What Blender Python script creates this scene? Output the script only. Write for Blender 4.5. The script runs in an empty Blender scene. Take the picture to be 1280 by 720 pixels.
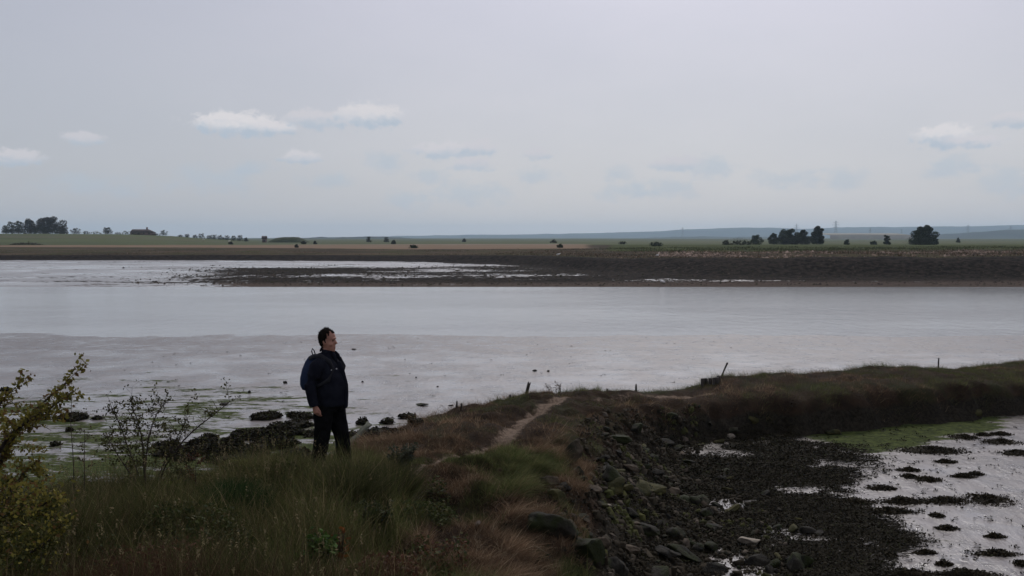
import bpy, bmesh, math, random
import numpy as np
from mathutils import Vector, Matrix, noise as mnoise

R = math.radians
rng = np.random.default_rng(7)
random.seed(7)
S = bpy.context.scene
COL = S.collection

# ------------------------------------------------------------------ camera
CAM_Z = 5.5
F = 1200.0                      # focal length in pixels of the 1280 px wide photograph
PITCH = math.atan((360 - 297) / F)
cam = bpy.data.cameras.new("camera")
cam.sensor_width = 36
cam.lens = F / 1280 * 36
cam.clip_start = 0.1
cam.clip_end = 40000
co = bpy.data.objects.new("camera", cam)
co.location = (0, 0, CAM_Z)
co.rotation_euler = (R(90) - PITCH, 0, 0)
COL.objects.link(co)
S.camera = co

def ray(u, v):
    cx, cy = (u - 640) / F, (360 - v) / F
    return Vector((cx, math.cos(PITCH) + cy * math.sin(PITCH), -math.sin(PITCH) + cy * math.cos(PITCH)))

def at(u, v, Y):
    d = ray(u, v)
    return Vector((0, 0, CAM_Z)) + d * (Y / d.y)

# ------------------------------------------------------------------ helpers
def smooth01(t):
    t = np.clip(t, 0, 1)
    return t * t * (3 - 2 * t)

def _hash(ix, iy, s):
    ix = ix.astype(np.int64).astype(np.uint64); iy = iy.astype(np.int64).astype(np.uint64)
    n = (ix * np.uint64(374761393) + iy * np.uint64(668265263) + np.uint64(s * 974711 + 13)) & np.uint64(0xffffffff)
    n = ((n ^ (n >> np.uint64(13))) * np.uint64(1274126177)) & np.uint64(0xffffffff)
    n = ((n ^ (n >> np.uint64(15))) * np.uint64(2246822519)) & np.uint64(0xffffffff)
    return ((n ^ (n >> np.uint64(16))) & np.uint64(0xffff)).astype(float) / 65535.0

def vn(x, y, s=0):
    x = np.asarray(x, float); y = np.asarray(y, float)
    ix = np.floor(x); iy = np.floor(y)
    fx = x - ix; fy = y - iy
    fx = fx * fx * (3 - 2 * fx); fy = fy * fy * (3 - 2 * fy)
    a = _hash(ix, iy, s); b = _hash(ix + 1, iy, s); c = _hash(ix, iy + 1, s); d = _hash(ix + 1, iy + 1, s)
    return (a * (1 - fx) + b * fx) * (1 - fy) + (c * (1 - fx) + d * fx) * fy

def fbm(x, y, s=0, o=4):
    t = 0; a = 0.5; n = 0
    for k in range(o):
        t = t + a * vn(np.asarray(x) * 2 ** k, np.asarray(y) * 2 ** k, s + k * 17); n += a; a *= 0.5
    return t / n

def mesh_arrays(name, verts, quads, tris=None, smooth=False, colors=None, attrs=None):
    me = bpy.data.meshes.new(name)
    verts = np.asarray(verts, np.float32)
    me.vertices.add(len(verts)); me.vertices.foreach_set("co", verts.ravel())
    quads = np.asarray(quads, np.int32).reshape(-1, 4)
    tris = np.zeros((0, 3), np.int32) if tris is None else np.asarray(tris, np.int32).reshape(-1, 3)
    idx = np.concatenate([quads.ravel(), tris.ravel()])
    tot = np.concatenate([np.full(len(quads), 4, np.int32), np.full(len(tris), 3, np.int32)])
    start = np.concatenate([[0], np.cumsum(tot)[:-1]]).astype(np.int32)
    me.loops.add(len(idx)); me.loops.foreach_set("vertex_index", idx)
    me.polygons.add(len(tot)); me.polygons.foreach_set("loop_start", start); me.polygons.foreach_set("loop_total", tot)
    if smooth:
        me.polygons.foreach_set("use_smooth", np.ones(len(tot), bool))
    if colors is not None:
        a = me.attributes.new("tint", 'FLOAT_COLOR', 'POINT')
        c = np.ones((len(verts), 4), np.float32); c[:, :3] = colors
        a.data.foreach_set("color", c.ravel())
    for k, val in (attrs or {}).items():
        a = me.attributes.new(k, 'FLOAT', 'POINT')
        a.data.foreach_set("value", np.asarray(val, np.float32).ravel())
    me.update(calc_edges=True); me.validate()
    return me

def link(name, me, mat=None, parent=None, label=None, cat=None, group=None, kind=None, loc=None):
    o = bpy.data.objects.new(name, me); COL.objects.link(o)
    if mat is not None and me is not None and not me.materials:
        me.materials.append(mat)
    if parent is not None: o.parent = parent
    if loc is not None: o.location = loc
    tag(o, label, cat, group, kind)
    return o

def tag(o, label=None, cat=None, group=None, kind=None):
    if label: o["label"] = label
    if cat: o["category"] = cat
    if group: o["group"] = group
    if kind: o["kind"] = kind
    return o

def empty(name, loc, label, cat, group=None, rz=0):
    o = bpy.data.objects.new(name, None); COL.objects.link(o)
    o.location = loc; o.rotation_euler = (0, 0, rz)
    return tag(o, label, cat, group)

class Geo:
    """collects verts, quads and tris"""
    def __init__(s): s.v = []; s.q = []; s.t = []; s.c = []; s.lv = []; s.lc = []
    def add(s, v, q=(), t=(), c=None):
        b = len(s.v)
        s.v += [tuple(p) for p in v]
        s.q += [tuple(i + b for i in f) for f in q]
        s.t += [tuple(i + b for i in f) for f in t]
        if c is not None: s.c += [c] * len(v)
    def tube(s, pts, rad, n=6, c=None, caps=True):
        pts = [Vector(p) for p in pts]
        V = []; up = Vector((0.31, 0.17, 0.93))
        for i, p in enumerate(pts):
            d = (pts[min(i + 1, len(pts) - 1)] - pts[max(i - 1, 0)])
            d = d.normalized() if d.length > 1e-9 else Vector((0, 0, 1))
            a = d.cross(up)
            if a.length < 1e-3: a = d.cross(Vector((1, 0, 0)))
            a.normalize(); b = d.cross(a); up = b.cross(d) if False else up
            r = rad[i] if hasattr(rad, '__len__') else rad
            ra, rb = (r if hasattr(r, '__len__') else (r, r))
            for k in range(n):
                th = 2 * math.pi * k / n
                V.append(p + a * (ra * math.cos(th)) + b * (rb * math.sin(th)))
        Q = []; T = []
        for i in range(len(pts) - 1):
            for k in range(n):
                k2 = (k + 1) % n
                Q.append((i * n + k, i * n + k2, (i + 1) * n + k2, (i + 1) * n + k))
        if caps:
            V.append(pts[0]); V.append(pts[-1])
            m = len(V)
            for k in range(n):
                k2 = (k + 1) % n
                T.append((m - 2, k2, k)); T.append((m - 1, (len(pts) - 1) * n + k, (len(pts) - 1) * n + k2))
        s.add(V, Q, T, c)
    def rings(s, rr, n=20, c=None):
        """rr: list of (z, xc, rx, ry[, yc]) horizontal ellipses"""
        V = []
        for r in rr:
            z, xc, rx, ry = r[:4]; yc = r[4] if len(r) > 4 else 0
            for k in range(n):
                th = 2 * math.pi * k / n
                V.append((xc + rx * math.cos(th), yc + ry * math.sin(th), z))
        Q = []; T = []
        for i in range(len(rr) - 1):
            for k in range(n):
                k2 = (k + 1) % n
                Q.append((i * n + k, i * n + k2, (i + 1) * n + k2, (i + 1) * n + k))
        V.append((rr[0][1], rr[0][4] if len(rr[0]) > 4 else 0, rr[0][0])); V.append((rr[-1][1], rr[-1][4] if len(rr[-1]) > 4 else 0, rr[-1][0]))
        m = len(V)
        for k in range(n):
            k2 = (k + 1) % n
            T.append((m - 2, k2, k)); T.append((m - 1, (len(rr) - 1) * n + k, (len(rr) - 1) * n + k2))
        s.add(V, Q, T, c)
    def ellipsoid(s, c0, r, n=12, m=8, col=None):
        rr = []
        V = []; 
        for i in range(1, m):
            ph = math.pi * i / m
            rr.append((c0[2] - r[2] * math.cos(ph), c0[0], r[0] * math.sin(ph), r[1] * math.sin(ph), c0[1]))
        rr = [(c0[2] - r[2], c0[0], r[0] * .02, r[1] * .02, c0[1])] + rr + [(c0[2] + r[2], c0[0], r[0] * .02, r[1] * .02, c0[1])]
        s.rings(rr, n, col)
    def box(s, lo, hi, c=None):
        x0, y0, z0 = lo; x1, y1, z1 = hi
        v = [(x0,y0,z0),(x1,y0,z0),(x1,y1,z0),(x0,y1,z0),(x0,y0,z1),(x1,y0,z1),(x1,y1,z1),(x0,y1,z1)]
        s.add(v, [(0,3,2,1),(4,5,6,7),(0,1,5,4),(1,2,6,5),(2,3,7,6),(3,0,4,7)], c=c)
    def leaves(s, pts, size, cols, rs, elong=1.8, flat=0.0):
        """many small diamond leaves at pts (N,3)"""
        pts = np.asarray(pts, float).reshape(-1, 3)
        n = len(pts)
        if n == 0: return
        d = rs.normal(size=(n, 3)); d[:, 2] *= (1 - flat); d /= np.linalg.norm(d, axis=1)[:, None] + 1e-9
        e = rs.normal(size=(n, 3)); e[:, 2] *= (1 - flat); e -= (e * d).sum(1)[:, None] * d; e /= np.linalg.norm(e, axis=1)[:, None] + 1e-9
        sz = (np.asarray(size) * rs.uniform(.6, 1.3, n))[:, None]
        a = pts - d * sz * elong / 2; b = pts + e * sz / 2; cc = pts + d * sz * elong / 2; dd = pts - e * sz / 2
        V = np.stack([a, b, cc, dd], 1).reshape(-1, 3)
        s.lv.append(V); s.lc.append(np.repeat(np.asarray(cols, float).reshape(-1, 3), 4, axis=0))
    def mesh(s, name, smooth=False):
        v = np.array(s.v, float).reshape(-1, 3); q = np.array(s.q, np.int64).reshape(-1, 4)
        c = np.array(s.c, float).reshape(-1, 3) if s.c else None
        if s.lv:
            L = np.concatenate(s.lv); lc = np.concatenate(s.lc); n0 = len(v)
            q = np.concatenate([q, n0 + np.arange(len(L)).reshape(-1, 4)])
            c = np.concatenate([c if c is not None and len(c) == n0 else np.full((n0, 3), .02), lc]); v = np.concatenate([v, L])
        return mesh_arrays(name, v, q, s.t, smooth, colors=c if c is not None and len(c) == len(v) else None)

# ------------------------------------------------------------------ materials
def new_mat(name):
    m = bpy.data.materials.new(name); m.use_nodes = True
    nt = m.node_tree; nt.nodes.clear()
    out = nt.nodes.new('ShaderNodeOutputMaterial')
    return m, nt, out

class N:
    def __init__(s, nt): s.nt = nt
    def node(s, t, **kw):
        n = s.nt.nodes.new(t)
        for k, v in kw.items(): setattr(n, k, v)
        return n
    def put(s, sock, v):
        if isinstance(v, bpy.types.NodeSocket): s.nt.links.new(v, sock)
        elif v is not None:
            if hasattr(v, '__len__') and len(v) == 3 and sock.type == 'RGBA': v = (*v, 1)
            elif sock.type == 'RGBA' and not hasattr(v, '__len__'): v = (v, v, v, 1)
            sock.default_value = v
    def math(s, op, a, b=None, c=None, clamp=False):
        n = s.node('ShaderNodeMath', operation=op, use_clamp=clamp)
        s.put(n.inputs[0], a)
        if b is not None: s.put(n.inputs[1], b)
        if c is not None: s.put(n.inputs[2], c)
        return n.outputs[0]
    def noise(s, vec, scale, detail=4, rough=.55, dim='3D', dist=0):
        n = s.node('ShaderNodeTexNoise', noise_dimensions=dim)
        if vec is not None: s.put(n.inputs['Vector'], vec)
        s.put(n.inputs['Scale'], scale); s.put(n.inputs['Detail'], detail); s.put(n.inputs['Roughness'], rough); s.put(n.inputs['Distortion'], dist)
        return n.outputs[0]
    def ramp(s, f, lo, hi, a=0.0, b=1.0):
        n = s.node('ShaderNodeMapRange', interpolation_type='SMOOTHSTEP')
        s.put(n.inputs[0], f); s.put(n.inputs[1], lo); s.put(n.inputs[2], hi); s.put(n.inputs[3], a); s.put(n.inputs[4], b)
        return n.outputs[0]
    def mix(s, f, a, b):
        n = s.node('ShaderNodeMix', data_type='RGBA')
        s.put(n.inputs[0], f); s.put(n.inputs[6], a); s.put(n.inputs[7], b)
        return n.outputs[2]
    def attr(s, name):
        n = s.node('ShaderNodeAttribute', attribute_name=name)
        return n
    def pos(s): return s.node('ShaderNodeNewGeometry').outputs['Position']
    def obj(s): return s.node('ShaderNodeTexCoord').outputs['Object']
    def scalevec(s, vec, sc):
        n = s.node('ShaderNodeMapping'); s.put(n.inputs[0], vec); n.inputs[3].default_value = sc
        return n.outputs[0]
    def bump(s, h, strength=.5, dist=.05, normal=None):
        n = s.node('ShaderNodeBump'); s.put(n.inputs['Height'], h); s.put(n.inputs['Strength'], strength); s.put(n.inputs['Distance'], dist)
        if normal is not None: s.put(n.inputs['Normal'], normal)
        return n.outputs[0]
    def principled(s, **kw):
        n = s.node('ShaderNodeBsdfPrincipled')
        for k, v in kw.items(): s.put(n.inputs[k.replace('_', ' ')], v)
        return n

def leaf_mat(name, rough=.65, trans=.25, var=.25, spec=.12):
    m, nt, out = new_mat(name); g = N(nt)
    c = g.attr('tint').outputs['Color']
    c = g.mix(g.math('MULTIPLY', g.noise(g.pos(), 3.0, 3), var), c, (0.05, 0.04, 0.02))
    p = g.principled(Base_Color=c, Roughness=rough, Specular_IOR_Level=spec)
    t = g.node('ShaderNodeBsdfTranslucent'); g.put(t.inputs[0], c)
    mx = g.node('ShaderNodeMixShader'); mx.inputs[0].default_value = trans
    nt.links.new(p.outputs[0], mx.inputs[1]); nt.links.new(t.outputs[0], mx.inputs[2]); nt.links.new(mx.outputs[0], out.inputs[0])
    return m

def noise_mat(name, a, b, scale=6, rough=.8, bump=.4, bdist=.02, spec=.3, coord='obj', lo=.35, hi=.65, c=None, cscale=2, stretch=None, sheen=0):
    m, nt, out = new_mat(name); g = N(nt)
    v = g.obj() if coord == 'obj' else g.pos()
    if stretch: v = g.scalevec(v, stretch)
    n1 = g.noise(v, scale, 6, .6)
    col = g.mix(g.ramp(n1, lo, hi), a, b)
    if c is not None:
        col = g.mix(g.ramp(g.noise(v, cscale, 4), .5, .62), col, c)
    p = g.principled(Base_Color=col, Roughness=rough, Specular_IOR_Level=spec)
    if bump: g.put(p.inputs['Normal'], g.bump(g.noise(v, scale * 2.5, 6, .65), bump, bdist))
    nt.links.new(p.outputs[0], out.inputs[0])
    return m

M = {}
M['grass'] = leaf_mat('grass_blades', .8, .3, .2, .05)
M['marsh'] = leaf_mat('marsh_stems', .9, .3, .2, .04)
M['leaf'] = leaf_mat('leaves', .65, .3, .25, .06)
M['farleaf'] = leaf_mat('tree_leaves', .9, .2, .2, .04)
M['weed'] = leaf_mat('seaweed_fronds', .75, .0, .3, .05)
M['bark'] = noise_mat('bark', (.03, .024, .018), (.07, .058, .045), 12, .9, .6, .01, .1)
M['twig'] = noise_mat('twig_bark', (.022, .015, .011), (.05, .035, .026), 20, .8, .3, .004)
M['wood'] = noise_mat('weathered_wood', (.018, .015, .013), (.055, .047, .04), 9, .9, .8, .01, stretch=(3, 3, .5))
M['palewood'] = noise_mat('pale_driftwood', (.045, .05, .034), (.085, .09, .062), 7, .85, .5, .006, stretch=(.5, 4, 4))
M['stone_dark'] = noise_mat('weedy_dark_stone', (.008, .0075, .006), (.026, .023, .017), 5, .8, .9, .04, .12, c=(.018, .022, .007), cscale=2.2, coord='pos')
M['stone_brown'] = noise_mat('brown_stone', (.04, .032, .022), (.085, .066, .046), 5, .85, .8, .03, .12, c=(.016, .017, .009), cscale=1.8, coord='pos')
M['stone_green'] = noise_mat('algae_green_stone', (.028, .028, .010), (.062, .056, .022), 4, .85, .8, .03, .12, c=(.014, .016, .007), cscale=2.5, coord='pos')
M['stone_pale'] = noise_mat('pale_stone', (.17, .145, .11), (.28, .24, .19), 5, .8, .5, .02, .3, c=(.10, .085, .06), cscale=2)
M['weedbase'] = noise_mat('seaweed_mound', (.006, .006, .004), (.020, .018, .011), 9, .85, 1.0, .06, .1)

# ------------------------------------------------------------------ shape of the near bank
# outline of the vegetated bank: x, y, width over which the ground falls to the mud outside it
P = np.array([
 (2.5,-6,3),(1.6,0,2.5),(.6,4,2.2),(-.05,8.5,2.2),(.05,10.7,2.2),(.12,12.2,2.2),(.4,14.6,2.6),(.72,16.8,2.8),(1.05,18.9,2.6),(1.7,20.8,2.0),
 (2.9,22.7,1.2),(4.4,23.9,.7),(7.5,24.7,.5),(11,26.0,.5),(15.5,28.2,.55),(22,31,.8),(45,38,1.2),
 (45,48,2),(24,37.5,2),(16.5,33,1.8),(11,30.2,1.6),(7.8,28.2,1.5),(5.2,26.4,1.4),(3.3,25.2,1.2),(1.3,24.4,1.3),(0,22.8,1.4),(-1.4,21.1,1.6),
 (-2.1,19.2,2.0),(-2.1,16.8,2.6),(-2.7,14.6,3.6),(-4.2,12.7,4.8),(-7,12.0,5.2),(-11,12.0,5.2),(-20,12.6,6),(-45,15,7),(-45,-12,7),(2.5,-12,4)])
TOP = np.array([(0,0,3.85),(-8,0,3.8),(0.5,-6,3.9),(-10,-6,3.9),(-4,5,3.15),(0,6,2.85),(-8,6,3.2),(-4,8.5,2.78),(-10,9,2.85),(0,9,2.35),(-4,11,2.58),(-2.3,12,2.55),(-9,10.8,2.6),(-.8,11.5,2.4),
 (-.8,14.1,2.2),(-2.2,14.3,2.12),(-4.5,12.8,2.18),(-7,11.9,2.15),(-12,12.2,2.15),(-.3,16.7,2.02),(.3,19.4,1.88),(1.1,21.7,1.78),(-1.5,19,1.75),(2.3,23.4,1.68),(4.2,24.8,1.5),(7.6,25.5,1.47),(7.6,27.0,1.62),(6.0,26.4,1.72),(9.2,27.6,1.6),(5.0,25.6,1.42),(10.5,28.5,1.45),
 (11,26.7,1.45),(15.5,29,1.3),(16,32,1.18),(22,33,1.2),(45,42,1.6),(-30,12,2.7),(-40,0,3.5)])
PATH = np.array([(-1.5,12.2),(-1.0,13.4),(-.72,14.4),(-.28,16.7),(.34,19.4),(.75,20.8),(1.25,22.0),(2.0,22.9),(3.2,23.9),(4.3,24.6),(5.2,25.2)])

def seg_dist(x, y, A, B):
    dx, dy = B[0] - A[0], B[1] - A[1]
    t = np.clip(((x - A[0]) * dx + (y - A[1]) * dy) / (dx * dx + dy * dy), 0, 1)
    return np.hypot(x - A[0] - t * dx, y - A[1] - t * dy), t

def outline(x, y):
    """signed distance to the bank outline (inside negative) and local fall width"""
    x = np.asarray(x, float); y = np.asarray(y, float)
    best = np.full(x.shape, 1e9); w = np.ones(x.shape); ins = np.zeros(x.shape, bool)
    for i in range(len(P)):
        A, B = P[i], P[(i + 1) % len(P)]
        d, t = seg_dist(x, y, A, B)
        k = d < best
        best = np.where(k, d, best); w = np.where(k, A[2] * (1 - t) + B[2] * t, w)
        cross = ((A[1] > y) != (B[1] > y)) & (x < (B[0] - A[0]) * (y - A[1]) / (B[1] - A[1] + 1e-12) + A[0])
        ins ^= cross
    return np.where(ins, -best, best), w

def path_dist(x, y):
    best = np.full(np.shape(x), 1e9)
    for i in range(len(PATH) - 1):
        best = np.minimum(best, seg_dist(x, y, PATH[i], PATH[i + 1])[0])
    return best

def top_z(x, y):
    num = 0; den = 0
    for (a, b, c) in TOP:
        wt = 1.0 / (((x - a) ** 2 + (y - b) ** 2) + .6) ** 1.6
        num = num + wt * c; den = den + wt
    return num / den

def mud_z(x, y):
    x = np.asarray(x, float); y = np.asarray(y, float)
    base = np.where(y < 22, .55, .55 * (54 - y) / 32)
    base = np.maximum(base, -1.2)
    return base + .07 * (fbm(x * .13, y * .3, 5, 4) - .5) + .03 * (fbm(x * .8, y * 1.6, 9, 3) - .5)

def pillow(x, y):
    return np.sqrt(np.abs(2 * vn(x * 1.0 + .3 * vn(x * 3, y * 3, 4), y * 1.0, 6) - 1)) + .5 * np.sqrt(np.abs(2 * vn(x * 2.3, y * 2.3, 7) - 1))

def bank_raw(x, y):
    d, w = outline(x + .5 * (fbm(x * .9, y * .9, 31, 3) - .5), y + (.5 + .3 * smooth01((x - 3) / 2)) * (fbm(x * 1.1, y * .9, 41, 4) - .5))
    m = mud_z(x, y)
    far = np.clip((y - 9) / 6, 0, 1)
    t = top_z(x, y)
    pil = pillow(x, y)
    t = t + .22 * (fbm(x * .8, y * .8, 3, 4) - .5) + .38 * np.clip((x + 1.8) / .8, .15, 1) * (1 - .72 * smooth01((y - 22.5) / 2)) * (pil - .85)
    din = np.maximum(-d, 0)
    t = t - .16 * np.exp(-din / .45)
    t = t - .07 * np.exp(-(path_dist(x, y) / .28) ** 2)
    dd = np.clip(d, 0, None) / w
    f = 1 - smooth01(dd)
    h = m + (t - m) * f + .55 * f * (1 - f) * (fbm(x * 2.6, y * 2.6, 77, 4) - .5) * 2
    return np.where(dd >= 1, m - .25 * np.clip(dd - 1, 0, 1) - .03, h), d, w

def ground_z(x, y):
    h, d, w = bank_raw(np.atleast_1d(np.asarray(x, float)), np.atleast_1d(np.asarray(y, float)))
    return np.maximum(h, mud_z(np.atleast_1d(x), np.atleast_1d(y)))

def gz(x, y): return float(ground_z(x, y)[0])

def onground(u, v, z0=1.0):
    """point of the near ground seen at photograph pixel (u, v)"""
    d = ray(u, v); t = np.geomspace(4.0, 130, 260)
    for k in range(2):
        x, y, z = d.x * t, d.y * t, CAM_Z + d.z * t
        b = np.nonzero(z < ground_z(x, y))[0]
        i = int(b[0]) if len(b) else len(t) - 1
        t = np.linspace(t[max(i - 1, 0)], t[i], 12)
    return Vector((0, 0, CAM_Z)) + d * float(t[i if i < 12 else 11])

def grid_mesh(name, xs, ys, zf, attrs=None, keep=None):
    X, Y = np.meshgrid(xs, ys)
    Z = zf(X, Y)
    V = np.stack([X, Y, Z], -1).reshape(-1, 3)
    nx, ny = len(xs), len(ys)
    i = np.arange(nx * ny).reshape(ny, nx)
    Q = np.stack([i[:-1, :-1], i[:-1, 1:], i[1:, 1:], i[1:, :-1]], -1).reshape(-1, 4)
    if keep is not None:
        k = keep(X, Y, Z).ravel()
        Q = Q[k[Q].any(1)]
    at_ = {n: f(X, Y, Z) for n, f in (attrs or {}).items()}
    return mesh_arrays(name, V, Q, None, True, attrs=at_)

# ------------------------------------------------------------------ mudflat
def poly_mask(x, y, pts, soft):
    """1 inside a polygon given in metres, falling off outside over soft"""
    ins = np.zeros(np.shape(x), bool); best = np.full(np.shape(x), 1e9)
    for i in range(len(pts)):
        A, B = pts[i], pts[(i + 1) % len(pts)]
        d, t = seg_dist(x, y, A, B); best = np.minimum(best, d)
        cross = ((A[1] > y) != (B[1] > y)) & (x < (B[0] - A[0]) * (y - A[1]) / (B[1] - A[1] + 1e-12) + A[0])
        ins ^= cross
    sd = np.where(ins, best, -best)
    return smooth01(.5 + sd / (2 * soft))

def floor_pts(pix, z=.5):
    out = []
    for u, v in pix:
        d = ray(u, v); t = (z - CAM_Z) / d.z
        out.append((d.x * t, d.y * t))
    return out
WEED_POLY = floor_pts([(640, 760), (690, 560), (760, 535), (840, 528), (940, 532), (1010, 548), (1075, 575), (1030, 600), (1010, 622), (1085, 655), (1090, 690), (1040, 740), (900, 760)])
ALG_BAY = floor_pts([(975, 540), (1020, 522), (1200, 508), (1290, 500), (1250, 532), (1190, 552), (1100, 570), (1030, 556)])

def weed_attr(X, Y, Z=None):
    nz = fbm(X * .85 + .5 * fbm(X * 2, Y * 2, 18, 2), Y * .95 + .5 * fbm(X * 2, Y * 2, 28, 2), 19, 6)
    return (poly_mask(X, Y, WEED_POLY, .9) + (nz - .5) * 3.4 + .12) * smooth01(poly_mask(X, Y, WEED_POLY, 2.2) * 2.2)
def algae_attr(X, Y, Z=None):
    d, w = outline(X, Y)
    left = smooth01((1.2 - X) / 2.0)
    shore = smooth01((29 - Y + .25 * (X + 6)) / 8) * left * (d > 0)
    belt = smooth01((44 - Y) / 20) * left * smooth01((-X - 0) / 8)
    a = np.maximum(shore * .85, .62 * belt)
    back = smooth01(1 - (d - .5) / 3.0) * (d > 0) * (Y > 20) * smooth01((X + 3) / 3) * .0
    return np.maximum(np.maximum(a, poly_mask(X, Y, ALG_BAY, .9) * 1.15), back)

def mud_material():
    m, nt, out = new_mat('wet_mud'); g = N(nt)
    p = g.pos()
    n_big = g.noise(p, .35, 5, .6); n_mid = g.noise(p, 1.6, 6, .62); n_fine = g.noise(p, 9, 6, .6)
    ridges = g.noise(g.scalevec(p, (.55, 1.5, 1)), 2.2, 6, .65, dist=.6)
    col = g.mix(g.ramp(n_mid, .3, .7), (.075, .062, .056), (.125, .105, .096))
    col = g.mix(g.ramp(n_fine, .58, .74, 0, .5), col, (.05, .043, .035))
    alg = g.attr('algae').outputs['Fac']; weed = g.attr('weed').outputs['Fac']
    streak = g.noise(g.scalevec(p, (.45, 1.3, 1)), 1.1, 6, .66, dist=.4)
    lumpa = g.noise(g.scalevec(p, (.6, 1.2, 1)), 5.5, 5, .7)
    am = g.ramp(g.math('ADD', alg, g.math('ADD', g.math('MULTIPLY', g.math('SUBTRACT', streak, .5), 2.4), g.math('MULTIPLY', g.math('SUBTRACT', lumpa, .5), 1.3))), .48, .72)
    greens = g.mix(g.ramp(n_fine, .35, .65), (.022, .030, .009), (.062, .078, .022))
    col = g.mix(am, col, greens)
    wm = g.ramp(g.math('ADD', weed, g.math('MULTIPLY', g.math('SUBTRACT', g.noise(g.scalevec(p, (.7, 1.2, 1)), 7.0, 5, .75), .5), 2.4)), .48, .74)
    col = g.mix(wm, col, g.mix(n_fine, (.007, .0065, .0045), (.022, .019, .012)))
    dry = g.math('MAXIMUM', am, wm)
    rough = g.mix(dry, g.ramp(n_mid, .35, .65, .26, .48), .9)
    spec = g.mix(dry, .5, .06)
    b1 = g.bump(ridges, g.ramp(n_big, .35, .62, .25, .75), .06)
    lump = g.noise(g.scalevec(p, (1.3, .6, 1)), 2.4, 6, .66)
    b1 = g.bump(lump, g.ramp(n_big, .3, .6, .35, .8), .07, b1)
    b2 = g.bump(n_fine, g.mix(dry, .35, .9), .03, b1)
    pr = g.principled(Base_Color=col, Roughness=rough, Specular_IOR_Level=spec, Normal=b2)
    pr.inputs['IOR'].default_value = 1.45
    # the film of water left on the mud
    pr.inputs['Coat IOR'].default_value = 1.33
    sxm = g.node('ShaderNodeSeparateXYZ'); g.put(sxm.inputs[0], p)
    edgeb = g.math('MULTIPLY', g.ramp(g.math('ADD', sxm.outputs[1], g.math('MULTIPLY', n_big, 8)), 44, 52), g.ramp(n_mid, .35, .6, .4, 1))
    film = g.math('MULTIPLY', g.ramp(n_big, .40, .60, .80, .35), g.math('SUBTRACT', 1.0, g.math('MULTIPLY', edgeb, .75)))
    g.put(pr.inputs['Coat Weight'], g.math('MULTIPLY', g.math('SUBTRACT', 1.0, dry, clamp=True), film))
    g.put(pr.inputs['Coat Roughness'], g.ramp(n_mid, .4, .6, .06, .2))
    g.put(pr.inputs['Coat Normal'], g.bump(lump, g.ramp(n_big, .38, .62, .3, .85), .06, g.bump(ridges, g.ramp(n_big, .38, .62, .10, .55), .05)))
    nt.links.new(pr.outputs[0], out.inputs[0])
    return m
M['mud'] = mud_material()

xs = np.concatenate([np.linspace(-260, -24, 60)[:-1], np.arange(-24, 30, .22), np.linspace(30, 260, 60)])
ys = np.concatenate([np.linspace(-40, 9, 20)[:-1], np.arange(9, 60, .22), np.linspace(60, 112, 50)])
me = grid_mesh('mudflat', xs, ys, mud_z, {'algae': algae_attr, 'weed': weed_attr})
link('mudflat', me, M['mud'], kind='structure', label='wet grey mudflat left by the tide beside the creek', cat='mudflat')

# ------------------------------------------------------------------ water
def water_material():
    m, nt, out = new_mat('creek_water'); g = N(nt)
    p = g.pos()
    w1 = g.noise(g.scalevec(p, (1.1, .55, 1)), 1.1, 6, .66, dist=.3)
    w2 = g.noise(g.scalevec(p, (.7, 1.2, 1)), 4.0, 4, .6)
    patch = g.noise(g.scalevec(p, (.6, 1.6, 1)), .05, 4, .6)
    b = g.bump(w1, g.ramp(patch, .35, .65, .22, .55), .10)
    b = g.bump(w2, g.ramp(patch, .35, .65, .15, .45), .02, b)
    pr = g.principled(Base_Color=g.mix(patch, (.20, .21, .215), (.225, .225, .22)), Roughness=.12, Specular_IOR_Level=.5, Normal=b)
    pr.inputs['IOR'].default_value = 1.333
    nt.links.new(pr.outputs[0], out.inputs[0])
    return m
M['water'] = water_material()
me = grid_mesh('water', np.linspace(-400, 400, 60), np.linspace(40, 260, 40), lambda X, Y: 0 * X)
link('water', me, M['water'], kind='structure', label='pale grey water of the tidal creek', cat='water')

# ------------------------------------------------------------------ far shore and field
def lerp_tab(u, tab):
    return np.interp(u, [t[0] for t in tab], [t[1] for t in tab])

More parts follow.
